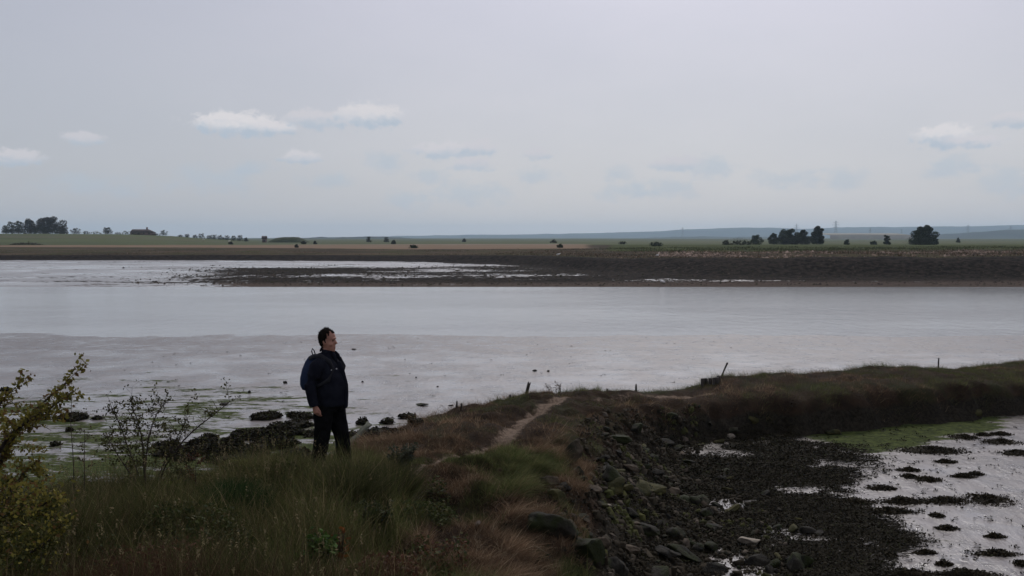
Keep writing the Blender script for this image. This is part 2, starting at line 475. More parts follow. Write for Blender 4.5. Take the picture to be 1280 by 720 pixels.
def far_z(X, Y):
    s = X / np.maximum(Y, 1); u = 640 + 1200 * s
    wob = 6 * (fbm(X * .02, Y * .05, 61, 4) - .5)
    toe = lerp_tab(u, [(0, 206), (300, 204), (520, 192), (640, 172), (760, 134), (900, 121), (1280, 117), (1700, 116)]) + wob
    tz = lerp_tab(u, [(0, .8), (520, .78), (640, .72), (760, .5), (900, .4), (1280, .38)])
    bw = lerp_tab(u, [(0, 5), (520, 9), (700, 12), (900, 10), (1280, 9)])
    bh = lerp_tab(u, [(0, 1.62), (500, 1.75), (700, 2.3), (900, 2.55), (1280, 2.7)])
    t = (Y - 107) / np.maximum(toe - 107, 1)
    mud = np.where(t < 0, .16 * (Y - 107), tz * np.clip(t, 0, 1) ** .85)
    mud = mud + (.10 * (fbm(X * .06, Y * .12, 71, 4) - .5) + .14 * (fbm(X * .35, Y * .5, 72, 3) - .5)) * np.clip(t * 6, 0, 1)
    # low stony spit in front of the wet flats on the left
    spit = lerp_tab(u, [(190, 0), (330, 1), (1280, .6)]) * np.exp(-((Y - 128 - 6 * (fbm(X * .03, Y * 0, 73, 3) - .5)) / 11) ** 2)
    mud = mud + .32 * spit * np.clip(t * 4, 0, 1)
    k = smooth01((Y - toe) / bw)
    top = bh + .5 * (fbm(X * .09, Y * .09, 81, 4) - .5) * np.clip((u - 500) / 500, .25, 1) + .18 * (fbm(X * .5, Y * .5, 82, 3) - .5)
    # a low ridge of rubble on top of the right-hand bank
    rid = np.exp(-((Y - toe - bw - 16) / 16) ** 2) * np.clip((u - 840) / 160, 0, 1)
    top = top + .45 * rid + 1.1 * rid * (fbm(X * .14, Y * .12, 83, 4) - .42)
    z = mud * (1 - k) + top * k
    # the field beyond; a gentle rise on the left
    f = smooth01((Y - 300) / 200)
    plain = 2.35 + .3 * (fbm(X * .01, Y * .01, 91, 3) - .5)
    z = z * (1 - f) + plain * f
    crest = lerp_tab(u, [(-400, 8.5), (0, 8.3), (150, 7.9), (215, 6.6), (260, 4.6), (310, 2.7), (345, 2.35)])
    r = smooth01((Y - 400) / 290)
    z = z + (crest - 2.35) * r * (1 - smooth01((Y - 900) / 900))
    return z

def uu(X, Y): return 640 + 1200 * X / np.maximum(Y, 1)
def stone_attr(X, Y, Z):
    """1 = dark weedy stones, 0 = bare wet mud"""
    u = uu(X, Y)
    toe = lerp_tab(u, [(0, 206), (300, 204), (520, 192), (640, 172), (760, 134), (900, 121), (1280, 117), (1700, 116)])
    e0 = lerp_tab(u, [(150, 0), (235, .25), (330, .85), (700, 1), (1280, 1)])
    spit = e0 * smooth01((168 - Y) / 14)
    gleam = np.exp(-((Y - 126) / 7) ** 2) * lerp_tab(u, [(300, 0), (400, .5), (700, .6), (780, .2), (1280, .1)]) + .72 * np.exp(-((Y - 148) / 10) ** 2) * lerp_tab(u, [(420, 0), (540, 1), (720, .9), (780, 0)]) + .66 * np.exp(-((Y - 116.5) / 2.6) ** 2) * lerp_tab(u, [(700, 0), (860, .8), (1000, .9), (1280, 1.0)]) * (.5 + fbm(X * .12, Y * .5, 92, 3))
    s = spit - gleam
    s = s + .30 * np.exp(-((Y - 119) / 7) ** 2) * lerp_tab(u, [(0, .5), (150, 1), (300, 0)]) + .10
    s = s + lerp_tab(u, [(800, 0), (900, .9)]) * smooth01((Y - 121) / 4)
    s = np.where(Y > toe - 4, 1.0 + lerp_tab(u, [(640, .2), (800, 1)]), s)
    s = s + 1.0 * np.clip(lerp_tab(u, [(560, 0), (760, .6), (1280, .6)]), 0, 1) * (Y > 135)
    return s
def marsh_attr(X, Y, Z):
    u = uu(X, Y)
    toe = lerp_tab(u, [(0, 206), (300, 204), (520, 192), (640, 172), (760, 134), (900, 121), (1280, 117), (1700, 116)])
    bw = lerp_tab(u, [(0, 5), (520, 9), (700, 12), (900, 10), (1280, 9)])
    return smooth01((Y - toe - bw * .75) / (bw * .5 + 2))

def far_material():
    m, nt, out = new_mat('far_shore'); g = N(nt)
    p = g.pos(); sx = g.node('ShaderNodeSeparateXYZ'); g.put(sx.inputs[0], p)
    st = g.attr('stone').outputs['Fac']; ma = g.attr('marsh').outputs['Fac']
    n1 = g.noise(g.scalevec(p, (.35, .8, .4)), .22, 6, .7); n2 = g.noise(p, 1.4, 5, .65); n3 = g.noise(g.scalevec(p, (.3, .3, 1)), .15, 5, .6)
    sm = g.ramp(g.math('ADD', st, g.math('ADD', g.math('MULTIPLY', g.math('SUBTRACT', n1, .5), 2.4), g.math('MULTIPLY', g.math('SUBTRACT', n2, .5), 2.0))), .36, .56)
    mud = g.mix(g.ramp(n2, .3, .7), (.09, .075, .068), (.14, .12, .11))
    stone = g.mix(g.ramp(n2, .35, .65), (.009, .008, .007), (.032, .026, .021))
    col = g.mix(sm, mud, stone)
    # the last metres above the water are brown shingle
    shin = g.math('MULTIPLY', g.ramp(sx.outputs[1], 117, 111), sm)
    col = g.mix(g.math('MULTIPLY', shin, .8), col, g.mix(n2, (.05, .036, .028), (.11, .085, .07)))
    # saltmarsh: brown, then a pale strip of dry reed, then green
    brown = g.mix(g.ramp(n3, .35, .65), (.040, .031, .020), (.075, .056, .036))
    brown = g.mix(g.ramp(g.noise(p, .05, 4), .45, .65, 0, .75), brown, (.04, .045, .016))
    brown = g.mix(g.ramp(n2, .62, .78, 0, .35), brown, (.16, .125, .095))
    mm = g.ramp(g.math('ADD', ma, g.math('MULTIPLY', g.math('SUBTRACT', n2, .5), .8)), .35, .65)
    col = g.mix(mm, col, brown)
    reed = g.attr('reed').outputs['Fac']
    reedm = g.ramp(g.math('ADD', reed, g.math('MULTIPLY', g.math('SUBTRACT', n3, .5), .6)), .4, .6)
    col = g.mix(reedm, col, g.mix(n3, (.14, .098, .065), (.22, .16, .11)))
    gr = g.attr('green').outputs['Fac']
    grm = g.ramp(g.math('ADD', gr, g.math('MULTIPLY', g.math('SUBTRACT', n3, .5), .8)), .4, .6)
    col = g.mix(grm, col, g.mix(n3, (.035, .045, .014), (.065, .075, .026)))
    dry = g.math('MAXIMUM', sm, mm)
    rough = g.mix(dry, .35, .95)
    pr = g.principled(Base_Color=col, Roughness=rough, Specular_IOR_Level=g.mix(dry, .6, .02),
                      Normal=g.bump(n2, g.mix(dry, .35, .9), .15))
    pr.inputs['Coat IOR'].default_value = 1.33; pr.inputs['Coat Roughness'].default_value = .12
    g.put(pr.inputs['Coat Weight'], g.math('MULTIPLY', g.math('SUBTRACT', 1.0, dry, clamp=True), g.ramp(g.noise(g.scalevec(p, (.4, 1, 1)), .12, 4, .6), .4, .6, .25, .9)))
    nt.links.new(pr.outputs[0], out.inputs[0])
    return m
M['far'] = far_material()

def reed_attr(X, Y, Z):
    u = uu(X, Y)
    a = lerp_tab(u, [(-600, 380), (0, 370), (300, 345), (520, 300), (760, 260)])
    b = lerp_tab(u, [(-600, 420), (0, 412), (300, 430), (520, 460), (760, 470)])
    on = lerp_tab(u, [(700, 1), (770, 0)])
    return smooth01((Y - a) / 15) * (1 - smooth01((Y - b) / 15)) * on
def green_attr(X, Y, Z):
    u = uu(X, Y)
    g1 = lerp_tab(u, [(740, 0), (780, 1)]) * smooth01((Y - lerp_tab(u, [(760, 200), (900, 180), (1280, 210)])) / 40)
    g2 = smooth01((Y - 415) / 20)
    return np.maximum(g1, g2)

ss = np.concatenate([np.linspace(-1.6, -.62, 14)[:-1], np.linspace(-.62, .62, 620), np.linspace(.62, 1.6, 14)[1:]])
yrow = np.concatenate([np.arange(100, 176, .45), np.arange(176, 232, .6), np.geomspace(232, 430, 70)])
yfield = np.concatenate([np.geomspace(430, 1200, 70), np.geomspace(1200, 9400, 40)[1:]])
def fan_mesh(name, ss, ys, attrs):
    T, Y = np.meshgrid(ss, ys); X = T * Y
    Z = far_z(X, Y)
    V = np.stack([X, Y, Z], -1).reshape(-1, 3); nx, ny = len(ss), len(ys)
    i = np.arange(nx * ny).reshape(ny, nx)
    Q = np.stack([i[:-1, :-1], i[:-1, 1:], i[1:, 1:], i[1:, :-1]], -1).reshape(-1, 4)
    return mesh_arrays(name, V, Q, None, True, attrs={n: f(X, Y, Z) for n, f in attrs.items()})
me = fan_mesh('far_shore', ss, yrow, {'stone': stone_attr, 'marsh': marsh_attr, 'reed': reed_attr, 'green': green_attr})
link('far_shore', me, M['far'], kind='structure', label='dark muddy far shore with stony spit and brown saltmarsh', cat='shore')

def field_material():
    m, nt, out = new_mat('field_grass'); g = N(nt)
    p = g.pos()
    n1 = g.noise(g.scalevec(p, (.3, 1, 1)), .02, 6, .6); n2 = g.noise(p, .35, 5, .7)
    sx = g.node('ShaderNodeSeparateXYZ'); g.put(sx.inputs[0], p)
    col = g.mix(g.ramp(n1, .35, .65), (.038, .053, .013), (.070, .086, .024))
    col = g.mix(g.ramp(g.noise(g.scalevec(p, (.12, 1, 1)), .012, 5, .6), .5, .66, 0, .6), col, (.10, .082, .048))
    col = g.mix(g.math('MULTIPLY', n2, .4), col, (.03, .035, .015))
    reed = g.attr('reed').outputs['Fac']
    col = g.mix(g.ramp(g.math('ADD', reed, g.math('MULTIPLY', g.math('SUBTRACT', n2, .5), .6)), .4, .6), col, (.17, .125, .085))
    # far hedgerows and woods on the plain read as darker stripes
    col = g.mix(g.math('MULTIPLY', g.ramp(g.noise(g.scalevec(p, (.08, 1, 1)), .006, 4, .5), .52, .6), g.ramp(sx.outputs[1], 900, 1500)), col, (.018, .024, .012))
    pr = g.principled(Base_Color=col, Roughness=.9, Specular_IOR_Level=.1, Normal=g.bump(n2, .6, .3))
    nt.links.new(pr.outputs[0], out.inputs[0])
    return m
M['field'] = field_material()
me = fan_mesh('field', ss, yfield, {'reed': reed_attr})
link('field', me, M['field'], kind='structure', label='flat green grazing field running to the hills', cat='field')

def far_h(x, y): return float(far_z(np.array([x]), np.array([y]))[0])

# hills: ridge outlines as long real mounds
def ridge(name, Y, tab, depth, mat, label, seed):
    us = np.linspace(tab[0][0], tab[-1][0], 260)
    vs = lerp_tab(us, tab)
    ts = np.linspace(-1, 1, 15)
    V = []
    for u, v in zip(us, vs):
        hz = (297 - v) * Y / F + CAM_Z
        hz += (fbm(np.array([u * .06]), np.array([0.]), seed, 4)[0] - .5) * Y / F * 1.2
        for t in ts:
            yy = Y + t * depth
            prof = math.cos(t * math.pi / 2) ** 1.3
            V.append(((u - 640) / F * yy, yy, -2 + (hz + 2) * prof + 6 * prof * (fbm(np.array([u * .05]), np.array([t * 4]), seed + 3, 3)[0] - .5) * (abs(t) > .08)))
    n = len(ts); i = np.arange(len(V)).reshape(-1, n)
    Q = np.stack([i[:-1, :-1], i[1:, :-1], i[1:, 1:], i[:-1, 1:]], -1).reshape(-1, 4)
    link(name, mesh_arrays(name, V, Q, None, True), mat, kind='structure', label=label, cat='hills')
M['hill'] = noise_mat('hill_woods', (.010, .014, .010), (.028, .034, .020), .004, .95, 0, spec=.05, coord='pos', lo=.4, hi=.6)
ridge('hills', 8000, [(330, 298.5), (400, 297), (480, 295.3), (560, 294), (640, 293), (700, 292.3), (760, 291), (820, 289), (860, 286.6), (900, 285.2), (960, 284.6), (1000, 286.2), (1060, 284), (1120, 283.6), (1200, 283), (1290, 281), (1500, 282), (1700, 290), (1800, 298.5)], 800, M['hill'], 'long low blue hills along the horizon', 5)
ridge('wooded_hills', 4000, [(1090, 298), (1130, 295.5), (1160, 293.6), (1190, 291.8), (1215, 290.5), (1250, 287.6), (1290, 286.5), (1500, 288), (1650, 298)], 500, M['hill'], 'nearer wooded rise below the blue hills on the right', 8)
ridge('low_rise', 3000, [(370, 298.4), (400, 296.6), (440, 296), (480, 295.8), (520, 298.4)], 350, M['hill'], 'low wooded rise at the left end of the hills', 9)
ridge('woodland_rise', 4600, [(800, 298.2), (840, 296.2), (880, 295.2), (910, 296.3), (960, 296), (1000, 298.2)], 400, M['hill'], 'thin dark woodland rise below the middle of the hills', 12)

# ------------------------------------------------------------------ near bank
def bank_material():
    m, nt, out = new_mat('bank_soil'); g = N(nt)
    p = g.pos()
    n1 = g.noise(p, 2.2, 6, .6); n2 = g.noise(p, 14, 6, .65)
    soil = g.mix(g.ramp(n1, .3, .7), (.018, .012, .008), (.042, .028, .018))
    soil = g.mix(g.ramp(g.noise(p, .9, 4), .5, .65, 0, .7), soil, (.026, .030, .012))
    pa = g.attr('path').outputs['Fac']
    pm = g.ramp(g.math('ADD', pa, g.math('MULTIPLY', g.math('SUBTRACT', g.noise(p, 7, 5, .7), .5), 1.1)), .30, .72)
    col = g.mix(pm, soil, g.mix(g.ramp(n2, .35, .7), (.105, .076, .054), (.20, .150, .112)))
    wet = g.attr('wet').outputs['Fac']
    col = g.mix(g.ramp(g.math('ADD', wet, g.math('MULTIPLY', g.math('SUBTRACT', n1, .5), .8)), .4, .65), col, g.mix(g.ramp(n2, .35, .65), (.010, .0085, .006), (.032, .027, .019)))
    al = g.ramp(g.math('ADD', g.attr('algae').outputs['Fac'], g.math('MULTIPLY', g.math('SUBTRACT', n1, .5), 1.4)), .5, .68)
    col = g.mix(al, col, g.mix(n2, (.03, .04, .012), (.06, .075, .022)))
    pr = g.principled(Base_Color=col, Roughness=.95, Specular_IOR_Level=.06, Normal=g.bump(n2, 1.0, .05))
    nt.links.new(pr.outputs[0], out.inputs[0])
    return m
M['bank'] = bank_material()
xs = np.concatenate([np.linspace(-44, -11, 40)[:-1], np.arange(-11, 18, .11), np.linspace(18, 45, 70)])
ys = np.concatenate([np.linspace(-12, 6, 40)[:-1], np.arange(6, 35, .11), np.linspace(35, 52, 30)])
_cache = {}
def bank_fn(X, Y):
    h, d, w = bank_raw(X, Y); _cache['d'] = d; _cache['w'] = w
    return h
def wet_attr(X, Y, Z):
    d, w = _cache['d'], _cache['w']
    return smooth01((d / w - .15) / .5) * (X > -3)
def bank_alg(X, Y, Z):
    d, w = _cache['d'], _cache['w']
    return np.where(X < 0, smooth01((d / w - .5) / .4), 0.0) * (Y > 14)
me = grid_mesh('marsh_bank', xs, ys, bank_fn, {'path': lambda X, Y, Z: np.clip(1.1 - path_dist(X, Y) / (.22 + .14 * fbm(X * 1.5, Y * 1.5, 65, 2)), 0, 1) * np.clip((Y - 12.1) / 1.6, 0, 1) * np.interp(Y, [21.8, 22.6, 24.0, 24.4], [1, .45, .45, .8]), 'wet': wet_attr, 'algae': bank_alg},
               keep=lambda X, Y, Z: Z > mud_z(X, Y) - .06)
link('marsh_bank', me, M['bank'], kind='structure', label='earth bank of the saltmarsh with a worn footpath along its crest', cat='bank')

# ------------------------------------------------------------------ blades
def blades(pos, length, width, az, lean, bend, cols, seg=3, tipc=None):
    n = len(pos)
    t = np.linspace(0, 1, seg + 1)
    hx, hy = np.cos(az), np.sin(az)
    lf = lean[:, None] * t + bend[:, None] * t ** 2                      # horizontal run / length
    zf = t * np.sqrt(np.clip(1 - lean ** 2, .05, 1))[:, None] - .45 * (bend[:, None] * t ** 2) ** 2
    cx = pos[:, 0:1] + hx[:, None] * lf * length[:, None]
    cy = pos[:, 1:2] + hy[:, None] * lf * length[:, None]
    cz = pos[:, 2:3] + zf * length[:, None]
    ph = rng.uniform(0, math.pi, n)
    wx, wy = np.cos(ph), np.sin(ph)
    wt = width[:, None] * (1 - t ** 1.5 * .9) * .5
    L = np.stack([cx - wx[:, None] * wt, cy - wy[:, None] * wt, cz], -1)
    Rr = np.stack([cx + wx[:, None] * wt, cy + wy[:, None] * wt, cz], -1)
    V = np.stack([L, Rr], 2).reshape(-1, 3)
    k = 2 * (seg + 1)
    base = (np.arange(n) * k)[:, None, None]
    qs = np.array([[2 * i, 2 * i + 1, 2 * i + 3, 2 * i + 2] for i in range(seg)])[None]
    Q = (base + qs).reshape(-1, 4)
    C = np.repeat(cols, k, axis=0)
    return V, Q, C

def pick(n, table, wts=None, jit=.25):
    c = np.array(table)[rng.choice(len(table), n, p=None if wts is None else np.array(wts) / np.sum(wts))]
    return c * rng.uniform(1 - jit, 1 + jit, (n, 1))

# tall grass on the left of the foreground
def grass_edge(y):  # x of the right-hand limit of the tall grass
    return np.interp(y, [5, 8, 10, 11.5, 13, 15, 17], [-1.0, -1.0, -1.05, -1.35, -1.7, -2.4, -3.2])
n = 420000
y = rng.uniform(4.5, 15.5, n); x = rng.uniform(-10.5, -.5, n)
keep = (np.abs(x) < .60 * y + .8) & (x < grass_edge(y) + .9 * (fbm(x * 2, y * 2, 5, 3) - .5) + rng.normal(0, .12, n))
d, w = outline(x, y)
keep &= (d / w < .22)
cl = fbm(x * 1.3, y * 1.3, 55, 3)
keep &= rng.uniform(0, 1, n) < .35 + 1.2 * np.clip(cl - .25, 0, 1)
keep &= ~((x + 2.32) ** 2 + (y - 12.02) ** 2 < .10)
x, y, cl = x[keep], y[keep], cl[keep]
n = len(x)
z = ground_z(x, y)
tuft = np.exp(-(((x + 1.75) / .5) ** 2 + ((y - 11.2) / .55) ** 2)) + .6 * np.exp(-(((x + 2.6) / .8) ** 2 + ((y - 10.8) / .6) ** 2))
hmap = .55 + .9 * np.clip(cl - .3, 0, .5) * 2
ln = rng.gamma(6, .045, n) * hmap * (1 + .75 * tuft) * np.interp(y, [5, 9, 11, 12.5, 17], [.75, 1.0, .85, .55, .5])
ln = np.clip(ln, .06, .62)
red = smooth01((fbm(x * .5, y * .5, 66, 3) - .52) / .12) * smooth01((10 - y) / 2.5)
cg = pick(n, [(.060, .070, .022), (.082, .086, .030), (.042, .052, .017), (.20, .16, .085), (.090, .066, .034)], [4, 3, 2.5, 1.8, 2.2], .4)
cr = pick(n, [(.060, .030, .020), (.045, .026, .016), (.09, .06, .035)], [3, 2, 1], .3)
g_or_r = (rng.uniform(0, 1, n) < red * .8)[:, None]
cols = np.where(g_or_r, cr, cg)
mac = fbm(x * .7, y * .7, 45, 3)[:, None]
cols = cols * (.55 + 1.4 * mac)
V, Q, C = blades(np.stack([x, y, z - .01], 1), ln, rng.uniform(.003, .0065, n), rng.uniform(-3.14, 3.14, n), rng.uniform(0, .5, n), rng.uniform(0, .75, n) ** 1.2, cols)
k = rng.choice(len(x), 800, replace=False)
sl_ = rng.uniform(.4, .72, 800) * np.interp(y[k], [5, 9, 12, 14], [.9, 1, .85, .55])
sc = pick(800, [(.20, .165, .09), (.15, .12, .065), (.10, .10, .04)])
az_ = rng.uniform(-3.1, 3.1, 800); le_ = rng.uniform(.02, .35, 800); be_ = rng.uniform(0, .3, 800)
V1, Q1, C1 = blades(np.stack([x[k], y[k], z[k]], 1), sl_, np.full(800, .0035), az_, le_, be_, sc)
tip = V1.reshape(800, 8, 3)[:, -1]
hp_ = np.repeat(tip, 9, axis=0) + rng.normal(0, 1, (7200, 3)) * [.006, .006, .022]
G = Geo(); G.leaves(hp_, .010, np.repeat(sc, 9, axis=0), rng, 2.2, 0)
V3 = np.concatenate(G.lv); C3 = np.concatenate(G.lc); Q3 = np.arange(len(V3)).reshape(-1, 4)
Q = np.concatenate([Q, Q1 + len(V), Q3 + len(V) + len(V1)]); V = np.concatenate([V, V1, V3]); C = np.concatenate([C, C1, C3])
link('grass', mesh_arrays('grass', V, Q, colors=C), M['grass'], kind='stuff', label='long dull green and straw grass covering the left foreground', cat='grass')

# low brambles and broad-leaved weeds in the grass
n = 60000
y = rng.uniform(7.2, 12.2, n); x = rng.uniform(-7.5, -.4, n)
pm = fbm(x * 1.1, y * 1.1, 97, 4)
redp = smooth01((fbm(x * .5, y * .5, 66, 3) - .46) / .1) * smooth01((10.2 - y) / 2)
keep = (np.abs(x) < .58 * y + .4) & ((pm > .56) | (rng.uniform(0, 1, n) < redp * .5)) & (x < grass_edge(y) + .6)
x, y, pm, redp = x[keep], y[keep], pm[keep], redp[keep]; n = len(x)
z = ground_z(x, y) + rng.uniform(.0, 1, n) * (.08 + .9 * np.clip(pm - .5, 0, .3))
G = Geo()
G.leaves(np.stack([x, y, z], 1), .028, np.where((rng.uniform(0, 1, n) < redp)[:, None], pick(n, [(.085, .036, .022), (.06, .03, .018), (.12, .07, .04)]), pick(n, [(.032, .046, .014), (.05, .062, .018), (.07, .066, .026), (.024, .034, .012)])), rng, 1.6, .3)
link('undergrowth', G.mesh('undergrowth'), M['leaf'], kind='stuff', label='low reddish brambles and dark leafy weeds among the foreground grass', cat='undergrowth')

def scatter_bank(n, x0, x1, y0, y1):
    x = rng.uniform(x0, x1, n); y = rng.uniform(y0, y1, n)
    ok = (np.abs(x) < .56 * y + .6)
    d, w = outline(x, y)
    ok &= (d / w < .55) & (d < .8)
    ok &= x > grass_edge(y) - .6
    pd = path_dist(x, y)
    path_on = np.clip((y - 12.1) / 1.4, 0, 1)
    ok &= (pd + .16 * (fbm(x * 3, y * 3, 8, 2) - .5) > .15 * path_on) | (rng.uniform(0, 1, n) < .08)
    cl = fbm(x * 1.6, y * 1.6, 21, 3)
    pl_ = smooth01((pillow(x, y) - .30) / .75)
    ok &= rng.uniform(0, 1, n) < (.35 + 1.5 * np.clip(cl - .25, 0, 1)) * (.3 + .9 * pl_)
    pl_ = pl_[ok]
    x, y, d, w, cl = x[ok], y[ok], d[ok], w[ok], cl[ok]
    n = len(x); z = ground_z(x, y)
    g = fbm(x * .75, y * .75, 33, 3) + .13 * smooth01((y - 23.5) / 1.5) + .06 * smooth01((12.5 - y) / 2)
    g = g + .07 * smooth01((13 - y) / 2)
    near_path = np.exp(-(path_dist(x, y) / .45) ** 2)
    brown = pick(n, [(.092, .058, .036), (.118, .080, .049), (.058, .038, .024), (.20, .155, .10)], [4, 3, 3.0, 1.3], .35)
    green = pick(n, [(.034, .046, .015), (.052, .060, .022), (.075, .07, .03)], None, .35)
    isg = (rng.uniform(0, 1, n) < smooth01((g - .50) / .10))[:, None]
    tuf = smooth01((.6 * vn(x * 4.5, y * 4.5, 51) + .4 * vn(x * 9, y * 9, 52) - .25) / .5)
    cols = np.where(isg, green, brown) * (.5 + 1.15 * cl[:, None]) * (.6 + .85 * tuf[:, None]) * (.75 + .6 * pl_[:, None])  # relief shading put into stem colour: creases darker, hummock tops lighter
    ln = rng.gamma(5, .018, n) * (.4 + .9 * cl) * (.55 + .9 * tuf) * (1 - .6 * near_path)
    edge = np.clip(1 - np.abs(d) / .5, 0, 1)
    az = rng.uniform(-math.pi, math.pi, n)
    # stems at the rim droop outwards
    e = .05
    gx = (outline(x + e, y)[0] - outline(x - e, y)[0]); gy = (outline(x, y + e)[0] - outline(x, y - e)[0])
    oa = np.arctan2(gy, gx)
    az = np.where(rng.uniform(0, 1, n) < edge * .8, oa + rng.normal(0, .5, n), az)
    ln = ln * (1 + .7 * edge)
    lean = np.clip(rng.uniform(.05, .75, n) + .25 * edge, 0, .96)
    V, Q, C = blades(np.stack([x, y, z - .012], 1), np.clip(ln, .03, .34), rng.uniform(.003, .007, n), az, lean, rng.uniform(0, .7, n) * (1 + .5 * edge), cols, seg=2)
    return V, Q, C
V, Q, C = scatter_bank(620000, -4, 20, 14.5, 36)
V2, Q2, C2 = scatter_bank(520000, -2.8, 1.4, 6.5, 17)
Q = np.concatenate([Q, Q2 + len(V)]); V = np.concatenate([V, V2]); C = np.concatenate([C, C2])
link('marsh_vegetation', mesh_arrays('marsh_vegetation', V, Q, colors=C), M['marsh'], kind='stuff', label='low brown and green saltmarsh plants matted over the bank', cat='saltmarsh plants')

# ------------------------------------------------------------------ seaweed mats in the bay
def weed_patch(x, y, z, size, n_leaf_cols=None):
    n = len(x)
    cols = pick(n, [(.009, .008, .005), (.014, .012, .008), (.020, .017, .010), (.030, .026, .015), (.024, .03, .010)], [4, 4, 2, .4, .5], .25)
    return cols
n = 420000
x = rng.uniform(-.5, 11, n); y = rng.uniform(10, 27.5, n)
wm = weed_attr(x, y)
d, w = outline(x, y)
nz = fbm(x * 1.4, y * 2.2, 29, 5)
ok = (wm + rng.normal(0, .2, n) > .62) & (d > (.22 + .8 * vn(x * 1.1, y * 1.1, 12)) * w)
x, y, nz, wm = x[ok], y[ok], nz[ok], wm[ok]
z = ground_z(x, y) + .34 * np.clip(nz - .42, 0, .4) * rng.uniform(.3, 1, len(x))
G = Geo()
G.leaves(np.stack([x, y, z + .008], 1), np.interp(y, [10, 28], [.020, .034]), weed_patch(x, y, z, 0), rng, 2.0, .65)
link('seaweed', G.mesh('seaweed'), M['weed'], kind='stuff', label='dark matted seaweed covering the muddy bay floor', cat='seaweed')
# stray bits of weed further out on the open mud of the bay and on the mudflat
n = 5200
x = np.concatenate([rng.uniform(2, 17, n), rng.uniform(-16, 14, n)]); y = np.concatenate([rng.uniform(12, 28, n), 23 + 30 * rng.uniform(0, 1, n) ** 2.2])
d, w = outline(x, y)
pr_ = np.concatenate([np.exp(-np.maximum(0, x[:n] - 1 - .34 * y[:n]) / 2.0) * .8, np.full(n, .05)])
ok = (d > w * .95) & (rng.uniform(0, 1, 2 * n) < pr_) & (fbm(x * .8, y * 1.2, 88, 3) > .5)
x, y = x[ok], y[ok]
G = Geo()
k = 9
xx = np.repeat(x, k) + rng.normal(0, .035, len(x) * k); yy = np.repeat(y, k) + rng.normal(0, .03, len(x) * k)
G.leaves(np.stack([xx, yy, mud_z(xx, yy) + .012 + rng.uniform(0, .02, len(xx))], 1), .024, weed_patch(xx, yy, 0, 0), rng, 2.0, .7)
link('seaweed_scraps', G.mesh('seaweed_scraps'), M['weed'], kind='stuff', label='scattered scraps of dark weed stranded on the open mud', cat='seaweed')

# isolated clumps: each a thing
def seaweed_clump(u, v, wpx, hpx, label, seed, mat=None):
    p = onground(u, v); z0 = gz(p.x, p.y)
    rs = np.random.default_rng(seed)
    rx = wpx / 2 / F * p.y; ry = max(hpx / 2 / F * p.y / (CAM_Z - z0) * p.y * .55, rx * .3)
    hh = max(.04, min(.11, .10 * rx + .035))
    G = Geo(); nr, na = 9, 30
    V = [(0, 0, hh)]
    for i in range(1, nr + 1):
        r = i / nr
        for k in range(na):
            th = 2 * math.pi * k / na
            ed = 1 + .62 * (mnoise.noise(Vector((math.cos(th) * 1.8, math.sin(th) * 1.8, seed * 3.1))) + .5 * mnoise.noise(Vector((math.cos(th) * 5, math.sin(th) * 5, seed))))
            xx, yy = rx * r * ed * math.cos(th), ry * r * ed * math.sin(th)
            zz = hh * (1 - r ** 2.2) * (1 + .6 * mnoise.noise(Vector((xx * 5, yy * 5, seed)))) - .012 * r
            V.append((xx, yy, zz))
    T = [(0, 1 + k, 1 + (k + 1) % na) for k in range(na)]
    Q = [(1 + (i - 1) * na + k, 1 + i * na + k, 1 + i * na + (k + 1) % na, 1 + (i - 1) * na + (k + 1) % na) for i in range(1, nr) for k in range(na)]
    G.add(V, Q, T, (.012, .010, .007))
    nl = int(400 + 1500 * min(rx * ry, 1.2) / .3)
    idx = rs.integers(0, len(V), nl); pts = np.array(V)[idx] + rs.normal(0, .02, (nl, 3)) * [1.6, 1.6, .5]; pts[:, 2] = np.maximum(pts[:, 2], .004)
    ne = nl // 3; th = rs.uniform(0, 6.28, ne); er = 1 + np.abs(rs.normal(0, .38, ne))
    pts = np.concatenate([pts, np.stack([rx * er * np.cos(th), ry * er * np.sin(th), rs.uniform(.004, .02, ne)], 1)]); nl += ne
    cols = np.array([(.012, .010, .006), (.022, .018, .010), (.035, .029, .016)])[rs.integers(0, 3, nl)]
    G.leaves(pts, .026, cols, rs, 2.0, .4)
    return link('seaweed_clump', G.mesh('seaweed_clump', True), mat or M['weed'], label=label, cat='seaweed', group='seaweed clumps on the bay mud', loc=(p.x, p.y, z0))

